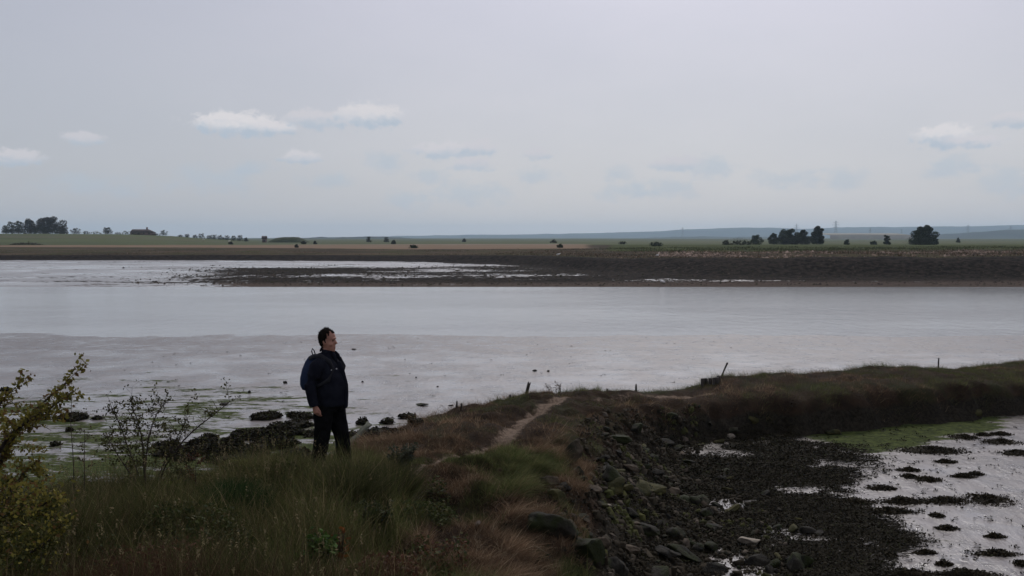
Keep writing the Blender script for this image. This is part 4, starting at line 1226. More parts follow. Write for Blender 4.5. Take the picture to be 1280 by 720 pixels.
tussock(487, 615, 11.4, .32, .45, 2600, 'tall soft grass clump at the right end of the grass', [(.042, .052, .018), (.06, .062, .026), (.034, .044, .014), (.09, .08, .045)], 9)

def leafy(u, v, Y, label, seed, cols, rad=.16, n=520, size=.045, name='leafy_plant'):
    rs = np.random.default_rng(seed); b = at(u, v, Y); z0 = gz(b.x, Y)
    root = empty(name, (b.x, Y, z0), label, 'plant')
    G = Geo(); rd = random.Random(seed); pts = []
    for k in range(16):
        th = rd.uniform(0, 6.28); r_ = rad * math.sqrt(rd.random()); h = .12 + rd.random() * .2
        top = Vector((r_ * math.cos(th), r_ * math.sin(th), h)); G.tube([Vector((0, 0, -.02)), top * .6 + Vector((0, 0, .03)), top], [.005, .004, .002], 5)
        for f in np.linspace(.35, 1, n // 16): pts.append(tuple(top * f + Vector((rd.gauss(0, .03), rd.gauss(0, .03), rd.gauss(0, .02)))))
    link('stem', G.mesh('stem', True), M['twig'], root)
    G = Geo(); G.leaves(np.array(pts), size, np.array(cols)[rs.integers(0, len(cols), len(pts))], rs, 1.6, .3)
    link('leaves', G.mesh('leaves'), M['leaf'], root)
leafy(402, 712, 8.6, 'bright green leafy plant at the bottom of the picture', 31, [(.04, .085, .016), (.055, .11, .022), (.03, .06, .014)])
leafy(426, 700, 8.8, 'small plant with one cluster of rusty orange leaves at the bottom', 32, [(.17, .06, .014), (.11, .04, .012)], .05, 60, .04)
leafy(505, 588, 13.0, 'grey-green bushy plant beside the start of the footpath', 33, [(.05, .058, .04), (.036, .044, .028), (.07, .076, .05)], .24, 900, .03)
leafy(470, 668, 9.8, 'low dark green bramble clump right of the grass', 35, [(.022, .032, .012), (.03, .04, .014)], .2, 700, .035)
# white feather-like plastic scrap and rope ring caught on the bank edge
p = onground(597, 660)
boulder(597, 657, 9, 11, 'small upright white stone chip on the turf near the bank edge', M['stone_pale'], 41, name='stone_chip', ry=.3, p=p, sink=.05)
p = onground(628, 638)
G = Geo(); ring = [Vector((.07 * math.cos(a) * (1 + .2 * math.sin(2 * a + 1)), .05 * math.sin(a), .015 + .045 * math.sin(a + .4) + .012 * math.sin(3 * a))) for a in np.linspace(0, 2 * math.pi, 22)]
G.tube(ring, .0055, 6)
M['rope'] = noise_mat('old_rope', (.08, .055, .034), (.14, .10, .065), 40, .9, .5, .003)
link('rope_loop', G.mesh('rope_loop', True), M['rope'], label='loop of old tan rope lying on the turf edge', cat='rope', loc=(p.x, p.y, p.z + .03))

# ------------------------------------------------------------------ far trees
def tree(u, vtop, vbase, wpx, Y, label, seed, cols, group, name='tree', dense=1.0, lobes=9, trunk=.16, cat='tree', low=.04, leaf=None):
    rd = random.Random(seed); rs = np.random.default_rng(seed)
    x0 = (u - 640) / F * Y
    z0 = far_h(x0, Y)
    H = max(1.2, at(u, vtop, Y).z - z0); Wd = wpx / F * Y / 2
    root = empty(name, (x0, Y, z0), label, cat, group)
    G = Geo(); tr = max(.05, H * .022)
    G.tube([(0, 0, -.4), (rd.gauss(0, .02) * H, 0, H * trunk), (rd.gauss(0, .03) * H, 0, H * .62), (rd.gauss(0, .04) * H, 0, H * .9)], [tr * 1.25, tr, tr * .6, tr * .15], 7)
    cents = []
    for k in range(int(lobes * 1.8)):
        th = k * 2.4 + rd.uniform(-.4, .4)
        zz = H * (low + .06 + (.88 - low) * ((k + rd.random()) / (lobes * 1.8)))
        prof = math.sqrt(max(.05, 1 - (max(0, zz / H - .32) / .66) ** 2)) * (.78 + .22 * min(1, zz / H / .32))
        rr = Wd * prof * rd.uniform(.3, .92)
        c = Vector((rr * math.cos(th), rr * .9 * math.sin(th), zz)); cents.append((c, rd.uniform(.3, .5) * min(Wd, H * .7) * (1.12 - .55 * zz / H)))
        G.tube([(0, 0, H * trunk * rd.uniform(.6, 1.1)), c * .55 + Vector((0, 0, H * .06)), c], [tr * .5, tr * .3, tr * .08], 5)
    cents.append((Vector((0, 0, H * .8)), .3 * min(Wd, H * .6))); cents.append((Vector((0, 0, H * .5)), .5 * Wd)); cents += [(Vector((sx * Wd * .42, 0, H * .2)), .46 * Wd) for sx in (-1, 0, 1)]
    link('trunk', G.mesh('trunk', True), M['bark'], root)
    G = Geo(); ls = leaf or max(.14, min(.42, H * .038))
    for c, r_ in cents:
        n = int(240 * dense)
        v = rs.normal(size=(n, 3)); v /= np.linalg.norm(v, axis=1)[:, None]
        rad = rs.uniform(.35, 1.08, (n, 1)) ** .6
        pts = np.array(c) + v * rad * r_ * [1, 1, .8]
        pts = pts[pts[:, 2] > .05]
        tone = rs.uniform(.75, 1.25)
        cc = np.array(cols)[rs.integers(0, len(cols), len(pts))] * tone * rs.uniform(.75, 1.25, (len(pts), 1))
        G.leaves(pts, ls, cc, rs, 1.4)
    link('crown', G.mesh('crown'), M['farleaf'], root)
    return root
DK = [(.030, .034, .016), (.042, .042, .022), (.024, .026, .014)]
BR = [(.048, .040, .026), (.036, .031, .021), (.06, .05, .032)]
OL = [(.055, .060, .026), (.075, .078, .036), (.04, .044, .02)]
GN = [(.030, .042, .014), (.045, .056, .02), (.02, .028, .011)]
TG = 'trees round the farmhouse on the rise'
lt = [
 (8, 281, 294.5, 13, 690, 'small grey-green tree at the far left end of the wood', OL, .8, 6),
 (16, 276, 294.5, 14, 695, 'airy tree, second from the left of the wood', OL, .6, 6),
 (24, 274, 294.5, 12, 700, 'airy twin-topped tree left of the big brown crown', OL, .6, 6),
 (38, 274, 294.5, 24, 705, 'brownish spreading tree next to the biggest crown', BR, 1.1, 9),
 (62, 271.5, 295, 42, 700, 'biggest broad brown-green crown of the left wood', BR, 2.0, 14),
 (80, 281, 295, 14, 698, 'low brown tree at the right shoulder of the wood', BR, 1.2, 7),
 (95, 285, 295, 15, 690, 'small round tree just right of the left wood', DK, .9, 7),
 (108, 289, 295, 14, 690, 'low dark bush right of the small round tree', DK, 1, 5),
 (121, 289.5, 295, 16, 700, 'low pale bush between two round trees', OL, 1, 5),
 (135, 284, 295.5, 15, 690, 'dome-shaped open tree standing alone on the rise', BR, .9, 8),
 (148, 291.5, 296, 12, 700, 'low hedge bush right of the dome-shaped tree', DK, 1, 5),
 (158, 288.5, 296, 13, 700, 'thin pale tree at the left end of the farmhouse', OL, .5, 6),
 (205, 287.5, 297, 14, 690, 'pale feathery tree right of the farmhouse', OL, .6, 7),
 (196, 292.5, 297, 10, 690, 'small bush against the right end of the farmhouse', DK, .9, 5),
]
lt += [
 (22, 286, 295, 32, 688, 'low scrub along the front of the airy trees at far left', DK, 1.6, 9),
 (50, 285, 295.5, 34, 686, 'dark low scrub under the biggest crown, left side', DK, 1.8, 9),
 (72, 286, 295.5, 28, 686, 'dark low scrub under the biggest crown, right side', DK, 1.8, 9),
 (172, 292, 297, 22, 690, 'low hedge in front of the farmhouse', DK, 1.2, 8),
]
for i, (u, vt, vb, w, Y, lab, cols, dn, lo) in enumerate(lt):
    tree(u, vt, vb, w, Y, lab, 900 + i, cols, TG, dense=dn, lobes=lo)
hl = [(226, 294, 10), (234, 292.5, 9), (244, 293.5, 9), (252, 291.8, 13), (262, 294, 9), (268, 293, 11), (276, 294, 9), (284, 294.2, 11), (292, 294.4, 8), (300, 293.6, 11), (308, 296.8, 6)]
hn = ['first and leftmost low tree of the hedgerow going down the rise', 'second low tree of the hedgerow after the leftmost', 'third dark tree of the hedgerow', 'tallest dark tree of the hedgerow, above the left sheep', 'fifth low bush of the hedgerow', 'sixth rounded tree of the hedgerow', 'seventh low bush of the hedgerow', 'eighth tree of the hedgerow, above the right sheep', 'ninth small bush of the hedgerow', 'rounded tree near the right end of the hedgerow', 'last tiny bush at the right end of the hedgerow']
for i, (u, vt, w) in enumerate(hl):
    tree(u, vt, 299, w, 660, hn[i], 950 + i, DK, 'trees of the hedgerow on the left rise', dense=.7, lobes=5, low=.05)
rt = [
 (1155, 282.5, 307, 30, 395, 'largest lone bushy tree on the right field', GN, 2.0, 14, 'tree'),
 (1168, 293, 306, 9, 397, 'small lighter bush touching the lone tree on its right', GN, 1.2, 6, 'bush'),
 (1108, 293, 304.5, 10, 405, 'small dark pointed tree left of the lone tree', GN, 1.2, 6, 'tree'),
 (1021, 283, 304, 20, 440, 'tall twin-tiered tree at the right end of the right clump', DK, 1.5, 9, 'tree'),
 (1003, 286, 304, 16, 442, 'flat-topped dark tree in the right clump', DK, 1.2, 8, 'tree'),
 (985, 286.5, 304.5, 28, 430, 'broad green tree in the middle of the right clump', GN, 1.8, 11, 'tree'),
 (966, 290.5, 304.5, 14, 440, 'dark round tree at the left of the right clump', DK, 1.3, 7, 'tree'),
 (944, 293.5, 305, 20, 420, 'low spreading green bush left of the right clump', GN, 1.4, 8, 'bush'),
 (993, 294, 305, 60, 425, 'long low scrub joining the trees of the right clump', DK, 2.2, 16, 'bush'),
 (1150, 297, 306.5, 46, 390, 'low wide scrub round the foot of the lone tree', GN, 1.8, 12, 'bush'),
 (925, 300.5, 306, 40, 400, 'low olive scrub left of the right clump', OL, 1.6, 12, 'bush'),
 (1058, 299, 304.5, 9, 420, 'small low bush between the clump and the pointed tree', GN, 1, 5, 'bush'),
 (1092, 301, 304.5, 9, 420, 'tiny low bush left of the pointed tree', GN, 1, 5, 'bush'),
 (907, 300, 306, 12, 400, 'pale scrubby bush left of the right clump', OL, 1, 5, 'bush'),
 (820, 302.5, 307, 22, 330, 'flat green bramble patch on the middle of the far bank', GN, 1.3, 7, 'bush'),
 (517, 306.5, 311, 14, 330, 'green bush in the pale reed strip right of the mound', GN, 1.1, 6, 'bush'),
 (492, 300, 305, 7, 470, 'dark bush on the field right of the mound', DK, 1, 5, 'bush'),
 (461, 295.5, 299.5, 8, 640, 'dark round bush on the skyline, left of two', DK, 1, 5, 'bush'),
 (483, 296, 299.5, 8, 640, 'dark round bush on the skyline, right of two', DK, 1, 5, 'bush'),
 (371, 306, 310, 6, 350, 'small rusty bush in the pale reed strip', BR, 1, 5, 'bush'),
 (289, 302, 306, 7, 450, 'small dark bush at the foot of the left field', DK, 1, 5, 'bush'),
 (380, 301, 305, 7, 470, 'small dark bush below the mound, left of two', DK, 1, 5, 'bush'),
 (394, 301, 305, 5, 470, 'small dark bush below the mound, right of two', DK, 1, 5, 'bush'),
 (580, 298, 301, 6, 700, 'tiny bush on the middle skyline', DK, 1, 5, 'bush'),
 (692, 299.5, 303, 10, 560, 'low dark bush on the plain behind the reed strip', DK, 1, 5, 'bush'),
 (700, 308, 312, 9, 300, 'yellowish bush in the reed strip above the creek', OL, 1, 5, 'bush'),
 (1197, 297, 301, 6, 600, 'small bush on the plain right of the lone tree', DK, 1, 5, 'bush'),
 (778, 302, 305, 14, 450, 'long low dark bush left of the bramble patch', DK, 1, 5, 'bush'),
]
for i, (u, vt, vb, w, Y, lab, cols, dn, lo, nm) in enumerate(rt):
    tree(u, vt, vb, w, Y, lab, 1000 + i, cols, 'bushes and trees on the far plain', name=nm, cat=nm, dense=dn, lobes=lo, low=.04 if nm == 'bush' or Y < 430 else .08, trunk=.12)

# dark long scrub strip on the left field
x0 = (33 - 640) / F * 430
G = Geo(); n = 700
px_ = rng.uniform(-6.5, 6.5, n); py_ = rng.normal(0, 1.2, n)
G.leaves(np.stack([px_, py_, np.abs(rng.normal(0, .45, n)) * np.clip(1 - (px_ / 7) ** 2, .1, 1) + .1], 1), .3, pick(n, BR), rng, 1.4)
link('scrub', G.mesh('scrub'), M['farleaf'], kind='stuff', label='long dark scrub patch at the foot of the left field', cat='scrub', loc=(x0, 430, far_h(x0, 430)))

# grass mound
def mound():
    Y = 620; a = (336 - 640) / F * Y; b = (386 - 640) / F * Y; cx = (a + b) / 2; hw = (b - a) / 2
    xs = np.linspace(-1.05, 1.05, 40); ys = np.linspace(-1, 1, 16); V = []
    for yy in ys:
        for xx in xs:
            h = max(0, 1 - abs(xx) ** 3.2) ** .9 * max(0, 1 - yy * yy) ** .8
            z = h * 3.7 * (.9 + .2 * fbm(np.array([xx * 3 + 5]), np.array([yy * 2 + 5]), 3, 3)[0])
            V.append((xx * hw, yy * 9, z - .2))
    i = np.arange(len(V)).reshape(len(ys), len(xs))
    Q = np.stack([i[:-1, :-1], i[:-1, 1:], i[1:, 1:], i[1:, :-1]], -1).reshape(-1, 4)
    o = link('grass_mound', mesh_arrays('grass_mound', V, Q, None, True), noise_mat('mound_turf', (.022, .03, .012), (.038, .048, .018), .6, .9, .6, .2, .1), kind='structure', label='flat-topped dark green grassy mound on the skyline', cat='mound', loc=(cx, Y, far_h(cx, Y)))
mound()

# farmhouse and brick hut
M['roof'] = noise_mat('brown_tiles', (.050, .034, .030), (.085, .058, .050), 1.2, .9, .3, .05, .2)
M['brick'] = noise_mat('dull_brick', (.11, .07, .055), (.17, .11, .085), 2.0, .9, .3, .02, .2)
M['glass'] = noise_mat('window_glass', (.01, .012, .014), (.02, .022, .025), 2, .1, 0, spec=.6)
def house(u0, u1, vt, Y, label, name, seed, hip=True, cols=None, wallh=2.0):
    xa, xb = (u0 - 640) / F * Y, (u1 - 640) / F * Y; W_ = xb - xa; D_ = min(8, W_ * .8)
    z0 = far_h((xa + xb) / 2, Y); H = at(u0, vt, Y).z - z0
    root = empty(name, ((xa + xb) / 2, Y, z0), label, 'house')
    G = Geo(); G.box((-W_ / 2, -D_ / 2, -.5), (W_ / 2, D_ / 2, wallh)); link('wall', G.mesh('wall'), M['brick'], root)
    G = Geo(); e = .35; ins = W_ * .16 if hip else 0
    v = [(-W_/2-e, -D_/2-e, wallh-.05), (W_/2+e, -D_/2-e, wallh-.05), (W_/2+e, D_/2+e, wallh-.05), (-W_/2-e, D_/2+e, wallh-.05), (-W_/2-e+ins*.2, 0, H), (W_/2+e-ins*1.6, 0, H)]
    G.add(v, [(0, 1, 5, 4), (2, 3, 4, 5), (3, 2, 1, 0)], [(1, 2, 5), (3, 0, 4)])
    rf = link('roof', G.mesh('roof'), M['roof'], root)
    if hip:
        G = Geo(); G.box((W_ * .16, -.45, H - .8), (W_ * .16 + 1.0, .45, H + 1.3)); G.box((W_ * .16 - .08, -.53, H + 1.3), (W_ * .16 + 1.08, .53, H + 1.5))
        link('chimney', G.mesh('chimney'), M['brick'], rf)
    for k in range(4 if hip else 1):
        xw = -W_ / 2 + W_ * (k + .5) / (4 if hip else 1)
        G = Geo(); G.box((xw - .5, -D_ / 2 - .03, .6), (xw + .5, -D_ / 2 + .05, 1.7)); wn = link('window', G.mesh('window'), M['palewood'], root)
        G = Geo(); G.box((xw - .42, -D_ / 2 - .05, .68), (xw + .42, -D_ / 2 - .031, 1.62)); link('pane', G.mesh('pane'), M['glass'], wn)
house(166, 193, 286.6, 720, 'long farmhouse with brown hipped roof and chimney among trees on the rise', 'farmhouse', 1)
house(328.5, 333.5, 295, 600, 'little red-brown brick hut at the left end of the mound', 'brick_hut', 2, hip=False, wallh=2.4)

# ------------------------------------------------------------------ pylons
M['steel'] = noise_mat('pylon_steel', (.10, .105, .11), (.16, .165, .17), .5, .6, 0, spec=.4)
def pylon(u, vt, Y, label):
    x0 = (u - 640) / F * Y; z0 = far_h(x0, Y); H = at(u, vt, Y).z - z0
    root = empty('pylon', (x0, Y, z0), label, 'pylon', 'pylons on the distant plain')
    G = Geo(); b = H * .11
    def w(f): return b * (1 - f) ** 1.3 * .9 + b * .12
    lv = [0, .18, .34, .48, .6, .72, .82, .92, 1]
    cr = [(sx, sy) for sx in (-1, 1) for sy in (-1, 1)]
    for sx, sy in cr: G.tube([(sx * w(f), sy * w(f), f * H) for f in lv], H * .006, 4)
    for f, f2 in zip(lv[:-1], lv[1:]):
        for s in (-1, 1):
            G.tube([(-w(f), s * w(f), f * H), (w(f2), s * w(f2), f2 * H)], H * .004, 4); G.tube([(w(f), s * w(f), f * H), (-w(f2), s * w(f2), f2 * H)], H * .004, 4)
    link('tower', G.mesh('tower'), M['steel'], root)
    for f, L in ((.62, .17), (.76, .21), (.9, .15)):
        G = Geo()
        for s in (-1, 1):
            G.tube([(-L * H, 0, f * H), (-w(f), s * w(f), f * H), (w(f), s * w(f), f * H), (L * H, 0, f * H)], H * .006, 4)
            G.tube([(-L * H, 0, f * H), (0, s * w(f), (f + .06) * H), (L * H, 0, f * H)], H * .004, 4)
        link('crossarm', G.mesh('crossarm'), M['steel'], root)
pylon(1044, 276, 4600, 'tallest faint lattice pylon just right of the tree clump')
pylon(1087, 285, 4800, 'small faint pylon left of the pointed tree on the plain')
pylon(1126, 286, 4800, 'small faint pylon just left of the lone bushy tree')
pylon(1209, 281, 4400, 'clearest lattice pylon against the hills right of the lone tree')
pylon(1262, 282, 4700, 'faint pylon close to the right edge above the wooded rise')
pylon(853, 284, 5200, 'faint pylon over the hills left of the tree clump')
pylon(995, 280, 5200, 'faint pylon rising behind the right tree clump')

# pale building/field strip in front of the right hills
p0 = (1092 - 640) / F * 2400
G = Geo(); G.add([(-130, -60, 9), (70, -60, 9), (80, 60, 14), (-130, 60, 14), (-130, 60, -3), (70, 60, -3), (-130, -60, -3), (70, -60, -3)], [(0, 1, 2, 3), (6, 7, 1, 0)])
link('pale_field', G.mesh('pale_field'), noise_mat('dry_field', (.26, .22, .16), (.34, .29, .21), .02, .9, 0, spec=.1), kind='structure', label='pale dry field strip below the hills on the right', cat='field', loc=(p0, 2400, far_h(p0, 2400)))

# ------------------------------------------------------------------ birds and sheep
M['white'] = noise_mat('white_feathers', (.62, .61, .58), (.75, .74, .71), 6, .8, 0)
M['wool'] = noise_mat('wool', (.50, .48, .43), (.62, .60, .54), 8, .95, .5, .03)
M['beak'] = noise_mat('yellow_bill', (.30, .20, .05), (.36, .24, .06), 6, .6, 0)
M['leg'] = noise_mat('dark_leg', (.03, .03, .025), (.05, .045, .04), 6, .7, 0)
def bird(u, v, Y, label, s, tall, flip=1):
    x0 = (u - 640) / F * Y; z0 = far_h(x0, Y)
    G = Geo(); h = .38 if tall else .12
    G.tube([(-.30, 0, h + .06), (-.16, 0, h + .09), (0, 0, h + .12), (.13, 0, h + .15)] + ([(.17, 0, h + .25), (.12, 0, h + .36), (.17, 0, h + .44), (.23, 0, h + .45)] if tall else [(.2, 0, h + .22), (.25, 0, h + .26), (.29, 0, h + .25)]),
           [.015, .07, .10, .075] + ([.028, .024, .032, .02] if tall else [.05, .05, .025]), 8)
    o = link('egret' if tall else 'gull', G.mesh('bird', True), M['white'], label=label, cat='bird', loc=(x0, Y, z0)); o.scale = (s * flip, s, s)
    G = Geo()
    for sy in (-.04, .04): G.tube([(0, sy, -.02), (.01, sy, h * .5), (-.01, sy, h + .08)], .012, 5)
    link('legs', G.mesh('legs'), M['leg'], o)
    G = Geo(); G.tube([(.24, 0, h + .45), (.36, 0, h + .43)] if tall else [(.29, 0, h + .25), (.36, 0, h + .235)], [.014, .003], 5); link('beak', G.mesh('beak'), M['beak'], o)
bird(822, 316, 138, 'white egret standing on the dark far bank', 1.0, True)
bird(828, 356, 111, 'white gull standing by the water on the far shingle', 1.2, False, -1)
bird(698, 314.5, 168, 'white gull resting on the far saltmarsh edge', 1.3, False)
def sheep(u, v, Y, label):
    x0 = (u - 640) / F * Y; z0 = far_h(x0, Y); G = Geo()
    G.tube([(-.62, 0, .62), (-.5, 0, .68), (0, 0, .68), (.42, 0, .70), (.55, 0, .78), (.72, 0, .74), (.86, 0, .62)], [.10, .26, .31, .28, .15, .11, .06], 10)
    for sx in (-.4, .36):
        for sy in (-.14, .14): G.tube([(sx, sy, -.03), (sx + .03, sy, .24), (sx, sy, .55)], [.04, .045, .09], 6)
    link('sheep', G.mesh('sheep', True), M['wool'], label=label, cat='sheep', group='sheep grazing on the left field', loc=(x0, Y, z0))
sheep(254.5, 299, 560, 'white sheep on the left field, left of two')
sheep(287, 300, 540, 'white sheep on the left field, right of two')

# ------------------------------------------------------------------ shingle on the far spit (uncountable)
n = 26000
u_ = rng.uniform(150, 1300, n); yy = rng.uniform(108.5, 175, n); xx = (u_ - 640) / F * yy
st = stone_attr(xx, yy, 0)
ok = (st + (fbm(xx * .25, yy * .6, 15, 4) - .5) * 2 > .5)
xx, yy = xx[ok], yy[ok]; n = len(xx); zz = far_z(xx, yy)
s = np.clip(rng.gamma(2, .04, n), .03, .24)
off = off5 = np.array([(1, 0, 0), (0, 1, 0), (-1, 0, 0), (0, -1, 0), (.2, .1, .8)])
V = np.stack([xx, yy, zz - .02], -1)[:, None, :] + off[None] * (s[:, None] * rng.uniform(.6, 1.3, (n, 5)))[:, :, None]
b = (np.arange(n) * 5)[:, None]
T = np.concatenate([b + np.array([[0, 1, 4]]), b + np.array([[1, 2, 4]]), b + np.array([[2, 3, 4]]), b + np.array([[3, 0, 4]])])
C = np.repeat(pick(n, [(.016, .014, .012), (.028, .023, .018), (.045, .035, .028), (.02, .02, .01)]), 5, axis=0)
M['shingle'] = leaf_mat('weedy_shingle', .9, 0, .2, .04)
link('shingle', mesh_arrays('shingle', V.reshape(-1, 3), np.zeros((0, 4)), T, colors=C), M['shingle'], kind='stuff', label='dark weedy stones littering the far spit', cat='shingle')
# pinkish rubble and dead stems heaped along the top of the right-hand far bank
n = 9000
u_ = rng.uniform(820, 1310, n); yy = rng.uniform(126, 172, n); xx = (u_ - 640) / F * yy
ok = (marsh_attr(xx, yy, 0) > .4) & (rng.uniform(0, 1, n) < smooth01((fbm(xx * .13, yy * .09, 61, 4) - .42) / .15))
xx, yy = xx[ok], yy[ok]; n = len(xx); hp_ = .9 * np.clip(fbm(xx * .13, yy * .09, 61, 4) - .44, 0, .4) * 2.2
zz = far_z(xx, yy) + hp_ * rng.uniform(.2, 1, n)
s = np.clip(rng.gamma(2, .06, n), .05, .34)
V = np.stack([xx, yy, zz], -1)[:, None, :] + off5[None] * (s[:, None] * rng.uniform(.6, 1.3, (n, 5)))[:, :, None]
b = (np.arange(n) * 5)[:, None]
T = np.concatenate([b + np.array([[0, 1, 4]]), b + np.array([[1, 2, 4]]), b + np.array([[2, 3, 4]]), b + np.array([[3, 0, 4]])])
C = np.repeat(pick(n, [(.10, .068, .052), (.17, .125, .10), (.26, .20, .165), (.05, .038, .03)], [3, 3, 1.6, 2.5]), 5, axis=0)
link('bank_rubble', mesh_arrays('bank_rubble', V.reshape(-1, 3), np.zeros((0, 4)), T, colors=C), M['shingle'], kind='stuff', label='pale pinkish rubble heaped along the top of the right far bank', cat='rubble')
# scrubby tufts over the far bank
n = 150000
u_ = rng.uniform(-20, 1310, n); yy = rng.uniform(118, 300, n) ; xx = (u_ - 640) / F * yy
ma = marsh_attr(xx, yy, 0)
ok = (ma > .45) & (rng.uniform(0, 1, n) < np.interp(u_, [0, 500, 800, 1300], [.35, .5, 1, 1]) * (.1 + 1.3 * smooth01((fbm(xx * .12, yy * .07, 46, 4) - .38) / .25))) & (reed_attr(xx, yy, 0) < .3)
xx, yy, u_ = xx[ok], yy[ok], u_[ok]; n = len(xx); zz = far_z(xx, yy)
gmap = fbm(xx * .05, yy * .05, 14, 3)
hh = np.clip(rng.gamma(3, .06, n), .06, .5) * np.interp(u_, [0, 600, 900], [.6, .7, 1.3]) * (.15 + 2.2 * fbm(xx * .22, yy * .16, 44, 4) ** 1.6)
cg = pick(n, [(.034, .040, .014), (.05, .055, .022), (.026, .03, .012)], None, .3)
cb = pick(n, [(.11, .074, .050), (.07, .048, .032), (.24, .18, .135), (.04, .032, .02)], [3, 3, 2.0, 1.6], .35)
gm2 = smooth01((yy - np.interp(u_, [0, 600, 800, 1300], [400, 330, 190, 190])) / 30) * .85 + .15
cols = np.where((rng.uniform(0, 1, n) < gm2)[:, None], cg, cb)
V, Q, C = blades(np.stack([xx, yy, zz - .03], 1), hh, rng.uniform(.05, .13, n), rng.uniform(-3.1, 3.1, n), rng.uniform(0, .5, n), rng.uniform(0, .4, n), cols, seg=2)
link('far_scrub', mesh_arrays('far_scrub', V, Q, colors=C), M['marsh'], kind='stuff', label='brown and green scrubby plants along the top of the far bank', cat='saltmarsh plants')

# ------------------------------------------------------------------ the man
M['skin'] = noise_mat('skin', (.30, .145, .10), (.36, .18, .125), 14, .55, .1, .002, .4)
M['hair'] = noise_mat('dark_hair', (.005, .004, .003), (.014, .010, .007), 60, .85, .9, .01, .06)
M['jacket'] = noise_mat('navy_jacket', (.008, .009, .014), (.013, .0145, .021), 9, .9, .5, .012, .04)
M['trouser'] = noise_mat('black_trousers', (.004, .004, .0042), (.008, .008, .0085), 9, .95, .6, .014, .02)
M['shoe'] = noise_mat('black_shoe', (.008, .007, .006), (.015, .013, .011), 9, .6, .2, .005)
M['pack'] = noise_mat('navy_backpack', (.016, .026, .055), (.026, .038, .075), 10, .8, .4, .006, .1)
M['strap'] = noise_mat('black_strap', (.008, .009, .012), (.015, .016, .02), 20, .8, .3, .003)
M['metal'] = noise_mat('dull_snap', (.30, .30, .32), (.40, .40, .42), 9, .35, 0)
def remesh(o, vox, sm=4):
    m = o.modifiers.new('union', 'REMESH'); m.mode = 'VOXEL'; m.voxel_size = vox; m.use_smooth_shade = True
    if sm:
        s = o.modifiers.new('soft', 'SMOOTH'); s.factor = .5; s.iterations = sm

